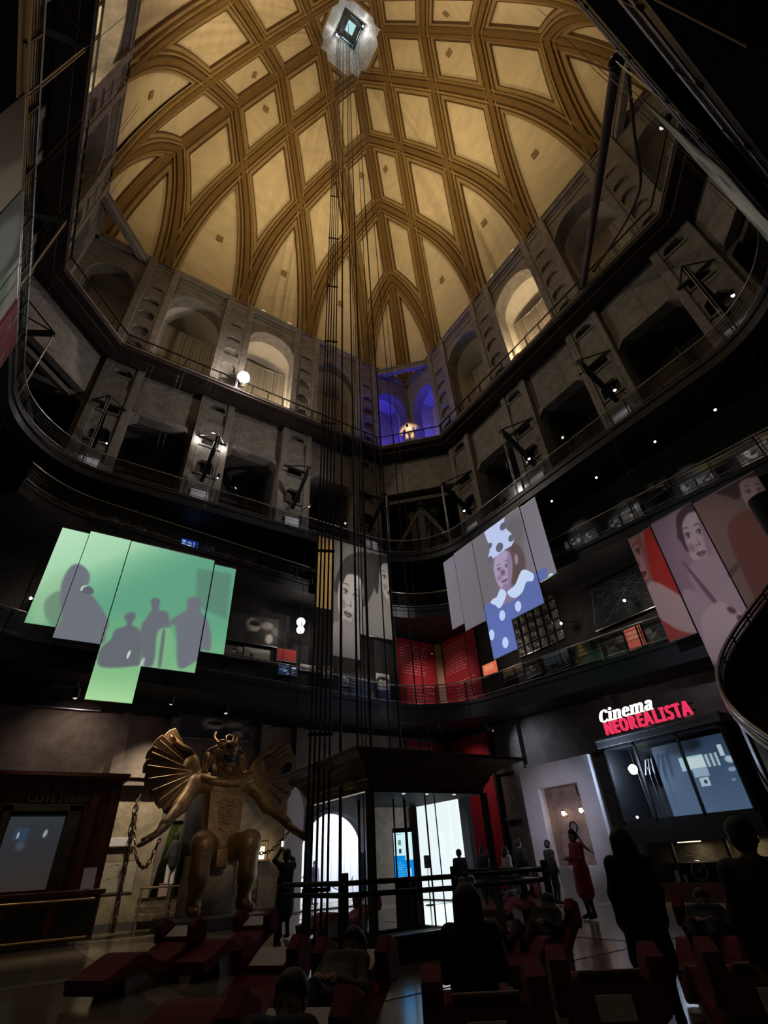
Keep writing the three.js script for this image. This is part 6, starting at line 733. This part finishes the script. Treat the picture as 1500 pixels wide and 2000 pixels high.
// ------------------------------------------------------------------ people
const skin = [0.42, 0.27, 0.20];
const vmat = mat('clothes', L3(1, 1, 1), { vertexColors: true, roughness: 0.85 });
function fingers(w, dir, up, s) {   // five fingers of unequal length on a palm at w
  const f = V(...dir).normalize(), side = V(...up).cross(f).normalize(), n = f.clone().cross(side), P = (a, b, c) => V(...w).addScaledVector(f, a).addScaledVector(side, b).addScaledVector(n, c), out = [];
  [-0.03, -0.01, 0.011, 0.031].forEach((q, i) => { const L = [0.06, 0.075, 0.07, 0.055][i]; out.push(tube([P(0.07, q, 0), P(0.07 + L * 0.6, q, -0.006), P(0.07 + L, q, -0.025)], 0.009, 6, 5)); }); out.push(tube([P(0.02, s * 0.035, 0), P(0.05, s * 0.06, -0.008), P(0.085, s * 0.066, -0.02)], 0.0105, 6, 5)); return out;
}
function person(label, o) {   // o: pos, turn, h, pose, top, legs, hair, hairLen, coat, cat
  const g = thing('person', label, 'person', [o.pos[0], o.pos[1] || 0, o.pos[2]], o.turn || 0, o.group); const sc = (o.h || 1.9) / 1.72; g.scale.setScalar(sc);
  const B = [], ad = (a, b, ra, rb, c, k) => B.push([...a, ...b, ra, rb, c, k]), mir = (p) => [-p[0], p[1], p[2]], both = (a, b, ra, rb, c) => { ad(a, b, ra, rb, c); ad(mir(a), mir(b), ra, rb, c); };
  let J;
  const pose = o.pose || 'stand';
  if (pose === 'lounge') J = { pel: [0, 0.41, -0.12], ch: [0, 0.55, -0.5], nk: [0, 0.67, -0.7], hd: [0, 0.76, -0.8], hip: [0.1, 0.41, -0.08], kn: [0.12, 0.6, 0.38], an: [0.11, 0.42, 0.82], to: [0.13, 0.55, 0.92], sh: [0.17, 0.65, -0.62], el: [0.28, 0.48, -0.36], wr: [0.1, 0.58, -0.14] };
  else if (pose === 'sit') J = { pel: [0, 0.43, 0], ch: [0, 0.78, -0.03], nk: [0, 0.97, 0], hd: [0, 1.11, 0.03], hip: [0.1, 0.43, 0.03], kn: [0.15, 0.58, 0.42], an: [0.15, 0.45, 0.82], to: [0.16, 0.56, 0.92], sh: [0.18, 0.9, 0], el: [0.25, 0.64, 0.06], wr: [0.12, 0.56, 0.3] };
  else J = { pel: [0, 0.93, 0], ch: [0, 1.28, -0.01], nk: [0, 1.47, 0.0], hd: [0, 1.61, 0.03], hip: [0.09, 0.9, 0], kn: [0.1, 0.5, 0.03], an: [0.1, 0.09, -0.03], to: [0.12, 0.045, 0.13], sh: [0.18, 1.40, -0.01], el: [0.25, 1.12, -0.03], wr: [0.24, 0.87, 0.06] };
  if (o.arms === 'phone') { J.el = [0.27, 1.52, 0.14]; J.wr = [0.06, 1.73, 0.24]; } if (o.arms === 'front') { J.el = [0.24, 1.12, 0.06]; J.wr = [0.08, 1.16, 0.28]; }
  const T = 1, L = 2, Sk = 3, Sh = 4;
  for (const d of [-0.07, 0.07]) { ad([J.ch[0] + d, J.ch[1] + 0.03, J.ch[2]], [J.pel[0] + d * 0.9, J.pel[1] + 0.06, J.pel[2]], 0.125, 0.115, T); ad([d, J.pel[1] + 0.03, J.pel[2]], [d, J.pel[1] - 0.04, J.pel[2] + 0.02], 0.12, 0.12, o.coat ? T : L); }
  both([0.06, J.ch[1] + 0.12, J.ch[2]], J.sh, 0.085, 0.078, T); ad(J.nk, [J.nk[0], J.nk[1] - 0.06, J.nk[2]], 0.055, 0.07, Sk);
  both(J.sh, J.el, 0.072, 0.052, T); both(J.el, J.wr, 0.052, 0.037, T); const hd = V(...J.wr).sub(V(...J.el)).normalize(), pk = [0, 1, 2].map((e) => J.wr[e] + 0.06 * hd.getComponent(e)); both(J.wr, pk, 0.03, 0.032, Sk);
  both(J.hip, J.kn, 0.095, 0.066, L); both(J.kn, J.an, 0.064, 0.042, L); both([J.an[0], J.an[1] - 0.02, J.an[2]], J.to, 0.046, 0.036, Sh);
  if (o.coat) { ad([0, J.pel[1], 0], [0, 0.52, 0], 0.17, 0.2, T); both([0.08, J.pel[1], 0], [0.1, 0.55, 0.02], 0.14, 0.15, T); }
  const H = J.hd; ad([H[0], H[1] + 0.03, H[2] - 0.01], [H[0], H[1] - 0.03, H[2] + 0.015], 0.098, 0.083, Sk, 0.03); ad([H[0], H[1] - 0.075, H[2] + 0.045], [H[0], H[1] - 0.07, H[2] + 0.03], 0.05, 0.05, Sk, 0.03);
  const ex = []; for (const s of [-1, 1]) { const w = s > 0 ? J.wr : mir(J.wr), e = s > 0 ? J.el : mir(J.el), d = V(...w).sub(V(...e)).normalize(); fingers(w, [d.x, d.y, d.z], pose === 'stand' && !o.arms ? [s, 0, 0] : [0, 1, 0.3], s).forEach((t) => ex.push([t, Sk])); ex.push([ball(0.013, H[0] + s * 0.034, H[1] + 0.0, H[2] + 0.088, 1, 0.7, 0.6, 8), 5]); ex.push([ball(0.024, H[0] + s * 0.098, H[1] - 0.01, H[2], 0.45, 1.2, 0.8, 8), Sk]); }
  ex.push([new THREE.ConeGeometry(0.016, 0.05, 8).rotateX(-0.25).translate(H[0], H[1] - 0.018, H[2] + 0.102), Sk]); ex.push([ball(0.024, H[0], H[1] - 0.058, H[2] + 0.088, 1, 0.28, 0.4, 8), 6]);
  const cols = [[0, 0, 0], o.top, o.legs, skin, [0.012, 0.012, 0.014], [0.02, 0.015, 0.012], [0.25, 0.09, 0.08]];
  const body = sdfBody(B, { res: o.res || 60, k: 0.05, colors: cols, extra: ex }); body.userData.keepUV = true; obj('body', body, vmat, g);
  if (o.mask) obj('face_mask', ball(0.072, H[0], H[1] - 0.055, H[2] + 0.05, 0.95, 0.75, 0.8), mats.paper, g);
  const hr = o.hair || [0.012, 0.009, 0.008], hm = mat('hair' + hr.join(), L3(...hr), { roughness: 0.6 });
  const HB = [[H[0], H[1] + 0.05, H[2] - 0.025, H[0], H[1] + 0.0, H[2] - 0.045, 0.108, 0.1, 0]]; if (o.hairLen) for (const d of [-0.06, 0, 0.06]) HB.push([H[0] + d, H[1] + 0.02, H[2] - 0.06, H[0] + d * 1.6, H[1] - o.hairLen, H[2] - 0.1, 0.07, 0.05, 0]);
  obj('hair', sdfBody(HB, { res: 34, k: 0.04 }), hm, g); return g;
}
const blk = [0.012, 0.012, 0.015], dk = [0.03, 0.028, 0.035];
const pw = person('woman in a long black coat holding up a phone before the statue', { pos: [0.0, 0, -5.6], turn: PI + 0.15, h: 2.12, arms: 'phone', top: blk, legs: blk, coat: true, hair: [0.03, 0.02, 0.015], res: 72 });
{ const ph = thing('phone', 'raised phone with a lit display in the hands of the woman in black', 'phone', [-0.04, 2.3, -5.95], PI + 0.15); obj('case', rbox(0.1, 0.2, 0.012, 0.005, 0, 0, 0), mats.black, ph); obj('display', box(0.085, 0.17, 0.003, 0, 0, -0.008), glow('phoneGlow', 0.8, 0.9, 1, 1.3), ph); }
person('visitor in a dark red coat standing before the white portal', { pos: [7.5, 0, -0.55], turn: -1.9, h: 2.18, arms: 'front', top: [0.28, 0.016, 0.04], legs: blk, coat: true });
person('woman in black with long dark hair standing at the right foreground', { pos: [-0.9, 0, 7.1], turn: 2.3, h: 1.8, top: blk, legs: blk, coat: true, hairLen: 0.34, res: 72 });
person('large dark visitor standing at the right edge', { pos: [-2.45, 0, 9.35], turn: 2.0, h: 1.74, top: [0.05, 0.035, 0.025], legs: blk, res: 72 });
person('tall visitor in dark clothes among the group left of the portal', { pos: [10.9, 0, -6.35], turn: 1.6, h: 2.2, top: dk, legs: blk, group: 'visitors by the portal', res: 50 });
person('visitor in a white jacket with dark hair seen from behind by the portal', { pos: [10.2, 0, -6.45], turn: 1.4, h: 1.95, top: [0.5, 0.48, 0.46], legs: blk, hairLen: 0.2, group: 'visitors by the portal', res: 50 });
person('visitor in a white top at the left of the group by the portal', { pos: [9.8, 0, -6.9], turn: 0.9, h: 2.0, top: [0.5, 0.48, 0.47], legs: blk, group: 'visitors by the portal', res: 50 });
person('visitor in black standing inside the outline of the portal', { pos: [11.2, 0, -5.0], turn: 1.3, h: 2.05, top: blk, legs: blk, group: 'visitors by the portal', res: 50 });
person('dark visitor under the red panel beside the pavilion', { pos: [10.3, 0, -8.0], turn: 1.9, h: 2.0, top: dk, legs: blk, group: 'visitors by the portal', res: 50 });
person('dark visitor farther left under the red panel', { pos: [9.2, 0, -8.3], turn: 2.4, h: 1.95, top: dk, legs: blk, group: 'visitors by the portal', res: 50 });
person('visitor at the left in the white arch room in dark clothes and jeans', { pos: [5.6, 0, -17.4], turn: 0.8, h: 1.9, arms: 'front', top: [0.05, 0.045, 0.08], legs: [0.04, 0.09, 0.22], group: 'visitors in the white room', res: 46 });
person('visitor in the middle of the white arch room leaning on the rope', { pos: [7.0, 0, -18.6], turn: -0.6, h: 2.0, top: [0.03, 0.03, 0.06], legs: [0.03, 0.03, 0.06], group: 'visitors in the white room', res: 46 });
person('visitor in lilac in the white arch room behind the rope', { pos: [7.6, 0, -19.2], turn: 0.2, h: 1.95, top: [0.28, 0.24, 0.38], legs: [0.2, 0.2, 0.3], group: 'visitors in the white room', res: 46 });
const onLounger = (i, lab, o) => { const [, x, z, dx, dz] = LG[i]; person(lab, { ...o, pos: [x, 0, z], turn: Math.atan2(dx, dz), h: 1.72 * SC }); };
onLounger(3, 'masked woman in an olive jacket reclining on a red lounger', { pose: 'lounge', top: [0.075, 0.07, 0.05], legs: blk, mask: true, hairLen: 0.3, res: 68 });
onLounger(4, 'visitor with long black hair sitting on a red lounger, seen from behind', { pose: 'sit', top: blk, legs: blk, hairLen: 0.36, res: 68 });
onLounger(7, 'masked visitor in black reclining with one foot raised', { pose: 'lounge', top: blk, legs: [0.05, 0.02, 0.025], mask: true, res: 60 });
onLounger(9, 'visitor in dark clothes lying back on the far lounger', { pose: 'lounge', top: blk, legs: [0.05, 0.03, 0.035], res: 50 });
onLounger(10, 'visitor in black lying back at the right', { pose: 'lounge', top: blk, legs: blk, mask: true, res: 56 });
person('dark-haired visitor reclining at the bottom edge, only the head in view', { pos: [-6.15, 0, 8.0], turn: Math.atan2(-0.7, 0.71), h: 1.72 * SC, pose: 'lounge', top: blk, legs: blk, hair: [0.008, 0.007, 0.007], res: 60 }); lounger('red lounger under the dark-haired visitor at the bottom edge', -6.15, 8.0, Math.atan2(-0.7, 0.71));

// ------------------------------------------------------------------ lamps of the hall
{
  const s = thing('gallery_lamp', 'blinding white lamp on the ledge railing left of the lit arch', 'lamp', [-2.15, 33.1, -14.15]); obj('bulb', ball(0.46, 0, 0, 0, 1, 1, 1, 20), glow('starLamp', 1, 0.9, 0.8, 14), s); obj('housing', lathe([[0.1, -0.5], [0.5, -0.35], [0.56, 0]], 20).rotateX(PI / 2).translate(0, 0, -0.1), mats.black, s); obj('clamp', rod([0, -0.4, -0.15], [0, -0.5, -0.15], 0.06), mats.blackSteel, s); point(-2.15, 33.1, -13.6, L3(1, 0.88, 0.78), 70, 8);
}
const nicheLamp = (k, lab, cd) => { const turn = (x, z) => { for (let i = 0; i < k; i++) [x, z] = [-z, x]; return [x, z]; }; for (const u of [-1.3, 1.3]) { const [x, z] = turn(u, -16.35); const l = thing('niche_lamp', (u < 0 ? 'left' : 'right') + ' uplighter on the floor of the ' + lab, 'lamp', [x, LED + 0.3, z], 0, 'niche uplighters'); obj('case', new THREE.CylinderGeometry(0.16, 0.18, 0.24, 16).translate(0, 0.12, 0), mats.black, l); obj('lens', new THREE.CylinderGeometry(0.13, 0.13, 0.02, 16).translate(0, 0.25, 0), glow('nicheGlow', 1, 0.85, 0.6, 3), l); point(x, LED + 0.75, z, L3(1, 0.80, 0.50), cd, 4); } };
nicheLamp(0, 'lit arch above the winged statue', 34); nicheLamp(1, 'lit arch above the cinema sign', 75); nicheLamp(3, 'lit arch at the upper left edge', 90);
{ // red seats in the lit arch of the right wall
  for (const [u, lab] of [[-1.6, 'left'], [1.7, 'right']]) { const c = thing('gallery_bench', lab + ' red bench at the foot of the brightly lit arch', 'bench', [14.72, LED + 0.05, u], -PI / 2, 'red gallery seats'); obj('seat', rbox(0.7, 0.4, 0.6, 0.06, 0, 0.3, 0), mat('coral', L3(0.6, 0.06, 0.05), {}), c); obj('back', rbox(0.7, 1.1, 0.14, 0.06, 0, 0.75, -0.3), mats.coral, c); }
}
{ // blue corner niches and the figure on the ledge
  for (const [x, z, l] of [[13.2, -17.0, 'left'], [17.0, -13.2, 'right']]) { const t = thing('blue_lamp', 'blue uplighter in the ' + l + ' arch of the far corner', 'lamp', [x, LED + 0.1, z], 0, 'blue corner lamps'); obj('case', new THREE.CylinderGeometry(0.14, 0.16, 0.2, 14).translate(0, 0.1, 0), mats.black, t); obj('lens', new THREE.CylinderGeometry(0.11, 0.11, 0.02, 14).translate(0, 0.21, 0), glow('blueGlow', 0.08, 0.08, 1, 3), t); point(x, LED + 0.6, z, L3(0.05, 0.045, 1), 95, 5); }
  const f = thing('gallery_figure', 'pale armoured figure standing on the ledge in the blue corner', 'figure', [13.05, LED + 0.05, -13.05], -PI / 4 + PI * 0); f.scale.setScalar(2.1);
  obj('body', sdfBody([[0, 1.3, 0, 0, 1.0, 0, 0.2, 0.16, 0], [-0.12, 1.32, 0, 0.12, 1.32, 0, 0.15, 0.15, 0], [0, 0.95, 0, 0, 0.85, 0, 0.15, 0.16, 1], [-0.24, 1.35, 0, -0.38, 1.0, 0.06, 0.09, 0.07, 0], [0.24, 1.35, 0, 0.4, 1.1, 0.1, 0.09, 0.07, 0], [-0.38, 1.0, 0.06, -0.34, 0.7, 0.14, 0.065, 0.05, 0], [0.4, 1.1, 0.1, 0.3, 0.85, 0.25, 0.065, 0.05, 0], [-0.1, 0.82, 0, -0.14, 0.45, 0.03, 0.09, 0.075, 0], [0.1, 0.82, 0, 0.14, 0.45, 0.03, 0.09, 0.075, 0], [-0.14, 0.45, 0.03, -0.15, 0.08, 0, 0.075, 0.07, 1], [0.14, 0.45, 0.03, 0.15, 0.08, 0, 0.075, 0.07, 1], [0, 1.58, 0, 0, 1.64, 0, 0.1, 0.1, 1], [0, 1.5, 0, 0, 1.42, 0, 0.07, 0.08, 1]], { res: 56, k: 0.04, colors: [[0.62, 0.48, 0.33], [0.12, 0.08, 0.06]] }), vmat, f); obj('helmet', ball(0.125, 0, 1.64, -0.01, 1, 1.05, 1.05), mat('helm', L3(0.15, 0.1, 0.07), { roughness: 0.4 }), f);
  spot([11.2, 33.6, -11.2], [13.05, 33.6, -13.05], L3(1, 0.78, 0.52), 42, 0.4, 0.6); const p = thing('figure_lamp', 'small spotlight on the corner railing aimed at the armoured figure', 'lamp', [11.9, 32.8, -11.9], -PI / 4); obj('can', rod([0, 0.15, 0.1], [0, 0.25, -0.2], 0.1, 12), mats.black, p); obj('foot', rod([0, 0, 0], [0, 0.15, 0], 0.03), mats.black, p);
}
// lit boards at the foot of the pilasters behind the top walkway, each with a small lamp on an arm
const bw = ['first', 'second', 'third', 'fourth'];
for (const k of [0, 1]) PX_.forEach((u, i) => {
  const turn = (x, z) => (k ? [-z, x] : [x, z]); const b = thing('display_board', bw[i] + ' white display board from the left ' + sideName[k], 'display board', [0, 0, 0], -k * PI / 2, 'top walkway boards'); obj('board', rbox(1.15, 1.1, 0.06, 0.01, u, 21.75, -15.55), mats.paper, b); obj('frame', [box(1.25, 0.05, 0.08, u, 21.18, -15.55), box(1.25, 0.05, 0.08, u, 22.32, -15.55)], mats.steel, b);
  const l = thing('arm_lamp', bw[i] + ' arm lamp from the left over the boards ' + sideName[k], 'lamp', [0, 0, 0], -k * PI / 2, 'arm lamps'); obj('arm', rod([u + 0.7, 23.2, -15.65], [u + 0.75, 22.9, -14.1], 0.025), mats.black, l); obj('head', rod([u + 0.75, 22.95, -14.1], [u + 0.7, 22.75, -14.25], 0.1, 12), mats.black, l); obj('bulb', ball(k ? 0.085 : 0.05, u + 0.69, 22.72, -14.27), glow('armGlow', 1, 0.96, 0.9, 4), l);
  const [x, z] = turn(u + 0.66, -14.32), [tx, tz] = turn(u, -15.55); spot([x, 22.6, z], [tx, 21.6, tz], L3(1, 0.96, 0.92), k ? 1.6 : 2.6, 0.75, 0.7, 3);
});
{ // work lamp washing the second pilaster
  const l = thing('work_lamp', 'white work lamp behind the boom on the second pilaster from the left', 'lamp', [-3.3, 27.4, -15.2]); obj('head', rbox(0.3, 0.18, 0.14, 0.02, 0, 0, 0), mats.black, l); obj('lens', box(0.24, 0.12, 0.02, 0, -0.09, 0.04), glow('workGlow', 1, 0.97, 0.93, 4), l); obj('arm', rod([0, 0, 0], [0, 0.1, -0.3], 0.02), mats.black, l); for (const dx of [-0.85, 0.85]) point(-3.3 + dx, 26.6, -15.35, L3(1, 0.95, 0.9), 3.2, 3);
}
// spots on the middle walkway for pictures, seen as bright points on the right; extra ones added to brighten the pictures
[[15.0, 18.2, -1.6, 1], [15.0, 17.8, 1.4, 1], [15.0, 17.6, 4.8, 1], [15.0, 17.2, 7.6, 1], [-8.2, 19.6, -15.0, 0], [-5.6, 19.5, -15.0, 0], [-2.0, 19.3, -15.0, 0], [0.6, 19.1, -15.0, 0]].forEach(([x, y, z, k], i) => { const l = thing('picture_spot', ['first', 'second', 'third', 'fourth'][i % 4] + ' picture spotlight from the left on the middle walkway ' + sideName[k], 'lamp', [x, y, z], -k * PI / 2, 'picture spotlights'); obj('can', rod([0, 0.3, 1.5], [0, 0.15, 1.35], 0.08, 12), mats.black, l); obj('bulb', ball(k ? 0.06 : 0.03, 0, 0.12, 1.3), glow('picGlow', 1, 0.97, 0.95, 4), l); obj('arm', rod([0, 0.35, -0.3], [0, 0.3, 1.5], 0.02), mats.black, l); const px = k ? x - 1.3 : x, pz = k ? z : z + 1.3; spot([px, y + 0.0, pz], [k ? 15.3 : x, y - (k ? 2.0 : 1.6), k ? z : -15.3], L3(1, 0.95, 0.9), 13, 0.55, 0.9, 3); });
[[-9.8, 12.5, -14.3, 0], [3.7, 13.5, -14.0, 0], [-4, 12.9, -14.3, 0], [8.6, 12.3, -14.3, 0], [14.2, 12.0, -8.3, 1], [14.2, 11.6, -3.6, 1], [14.2, 11.3, 0.2, 1]].forEach(([x, y, z, k], i) => { const l = thing('walkway_lamp', ['leftmost lamp beside the green projection', 'twin-glow lamp right of the green projection', 'lamp hidden behind the green projection', 'lamp beside the red corner', 'lamp over the sepia photograph', 'lamp over the golden photograph', 'lamp left of the red banner'][i] + ' on the lowest walkway', 'lamp', [x, y, z], 0, 'lowest walkway lamps'); const big = i === 1 ? 0.26 : 0.07; obj('bulb', i === 1 ? [ball(big, 0, 0.25, 0), ball(big * 0.9, 0, -0.25, 0)] : ball(big, 0, 0, 0), glow('walkGlow' + (i === 1), 1, 0.9, 0.85, i === 1 ? 5 : 4), l); obj('bracket', k ? rod([0, 0.1, 0], [1.1, 0.3, 0], 0.02) : rod([0, 0.1, 0], [0, 0.3, -1.1], 0.02), mats.black, l); point(x + (k ? -0.35 : 0), y, z + (k ? 0 : 0.35), L3(1, 0.85, 0.72), i === 1 ? 5 : 2.6, 3); });
// spotlights hung from the walkways and standing on the pavilion canopy, some added as fill
const can = (lab, p, t, c, cd, a, up = 0.4) => { const l = thing('hall_spotlight', lab, 'lamp', p); const d = V(t[0] - p[0], t[1] - p[1], t[2] - p[2]).normalize(); obj('can', rod([0, 0, 0], [d.x * 0.35, d.y * 0.35, d.z * 0.35], 0.13, 14), mats.black, l); obj('lens', ball(0.08, d.x * 0.33, d.y * 0.33, d.z * 0.33), glow('canGlow' + lab.length, c.r, c.g, c.b, 0.8), l); obj('hanger', rod([0, 0, 0], Array.isArray(up) ? up : [0, up, 0], 0.025), mats.black, l); spot([p[0] + d.x * 0.5, p[1] + d.y * 0.5, p[2] + d.z * 0.5], t, c, cd, a, 0.8, 4); };
can('spotlight under the lowest walkway straight above the statue', [-0.6, 8.1, -12.3], [-0.2, 3.0, -12.9], L3(1, 0.80, 0.58), 16, 0.75, 0.7);
can('spotlight on the pavilion canopy aimed at the statue', [-1.0, 4.15, -3.6], [-0.2, 3.6, -13], L3(1, 0.80, 0.58), 32, 0.34, -0.25);
can('spotlight under the lowest walkway aimed at the beige wall', [-3.0, 8.4, -12.75], [-2.7, 2.0, -15.2], L3(1, 0.84, 0.62), 105, 0.8);
can('spotlight on the pavilion canopy aimed at the white portal', [4.1, 4.15, -1.6], [13, 2.9, -5.4], L3(0.86, 0.84, 1), 78, 0.3, -0.25);  // added to light the portal frame, whose real source is unknown
can('spotlight on the near top walkway rail aimed at the portrait banners', [4.0, 20.9, 12.9], [6.4, 15.2, -12], L3(1, 0.95, 0.9), 1000, 0.2, -0.2);
can('spotlight on the far left walkway aimed at the red and lilac banners', [-12.9, 12.2, 8.2], [12, 9.6, 5.2], L3(1, 0.9, 0.95), 520, 0.2, -0.3);
can('spotlight on the top walkway rail aimed at the far left banners', [12.9, 20.8, 1.0], [-12, 14, 1.0], L3(1, 0.95, 0.9), 300, 0.18, -0.2);
can('spotlight on the top walkway rail aimed at the edge-on banners', [6, 20.95, -12.9], [6, 16, 12.5], L3(1, 0.97, 0.9), 240, 0.2, -0.2);
can('spotlight under the corner of the lowest walkway over the crimson backdrop', [11.6, 7.9, -11.6], [15.1, 4.5, -12.8], L3(1, 0.6, 0.6), 16, 0.7);
can('spotlight under the lowest walkway above the coffee house', [-6.5, 8.5, -12.75], [-6.4, 6.0, -15.2], L3(1, 0.82, 0.68), 11, 1.0);  // added fill that lifts the dark wall over the coffee house
can('spotlight on an arm above the coffee house front', [-6.9, 7.9, -11.3], [-6.4, 2.6, -12.4], L3(1, 0.8, 0.66), 9, 0.8, [0, 1.1, -1.6]);  // added to brighten the wooden front
can('downlight under the lowest walkway over the floor by the counter', [-5.0, 8.5, -12.7], [-4.2, 0, -3.0], L3(1, 0.86, 0.7), 150, 0.62);  // added fill for the dark floor
can('spotlight under the walkway aimed at the wall left of the portal', [12.75, 7.4, -9.0], [15.2, 6.0, -8.0], L3(0.85, 0.85, 1), 10, 0.9);
const fillC = L3(1, 0.95, 0.93);
can('wide wash lamp on the cinema side rail of the top walkway', [12.9, 20.9, -1.5], [-3, 27, -15.5], fillC, 330, 0.5, -0.2);  // added general fill on the statue side wall
can('wide wash lamp on the statue side rail of the top walkway', [-2, 21.0, -12.9], [15.5, 27, 1], fillC, 60, 0.55, -0.2);  // added general fill on the cinema side wall
{ // slanting boom and loose cable high on the right
  const b = thing('lighting_boom', 'long dark slanting steel boom in front of the upper right arches', 'boom'); obj('tube', rod([3.35, 25.2, 13.0], [14.2, 31.9, 5.1], 0.2, 12), mat('boomSteel', L3(0.05, 0.035, 0.035), { roughness: 0.5 }), b); obj('collar', [ball(0.3, 3.35, 25.2, 13.0), ball(0.26, 14.2, 31.9, 5.1)], mats.blackSteel, b);
  const c = thing('loose_cable', 'thin dark cable looping beside the slanting boom', 'cable'); obj('cable', tube([[3.9, 25.2, 13.1], [6.5, 26.2, 12.0], [9.0, 27.2, 11.0], [10.6, 28.5, 9.9], [12.0, 29.8, 8.4], [13.9, 31.8, 6.2]], 0.07, 50, 6), mats.boomSteel, c); obj('clip', ball(0.12, 13.9, 31.8, 6.2), mats.blackSteel, c);
  const w = thing('corner_lamp', 'bright white lamp at the top right edge of the dome', 'lamp', [0.2, 31.0, 13.6]); obj('bulb', ball(0.3, 0, 0, 0), glow('cornerBulb', 1, 0.97, 0.9, 6), w); obj('arm', rod([0, 0.1, 0], [0, 0.4, 0.8], 0.05), mats.black, w); point(0.2, 30.6, 13.2, L3(1, 0.95, 0.88), 6, 4);
}
// ------------------------------------------------------------------ true size: the hall was laid out in units of 0.88 m
const UNIT = 0.88;
for (const o of [...scene.children]) { o.position.multiplyScalar(UNIT); if (o.isLight) { if (o.isRectAreaLight) { o.width *= UNIT; o.height *= UNIT; } else o.intensity *= UNIT * UNIT; } else if (!o.isCamera) o.scale.multiplyScalar(UNIT); }
for (const o of scene.children) o.updateMatrixWorld(true);

renderer.render(scene, camera);
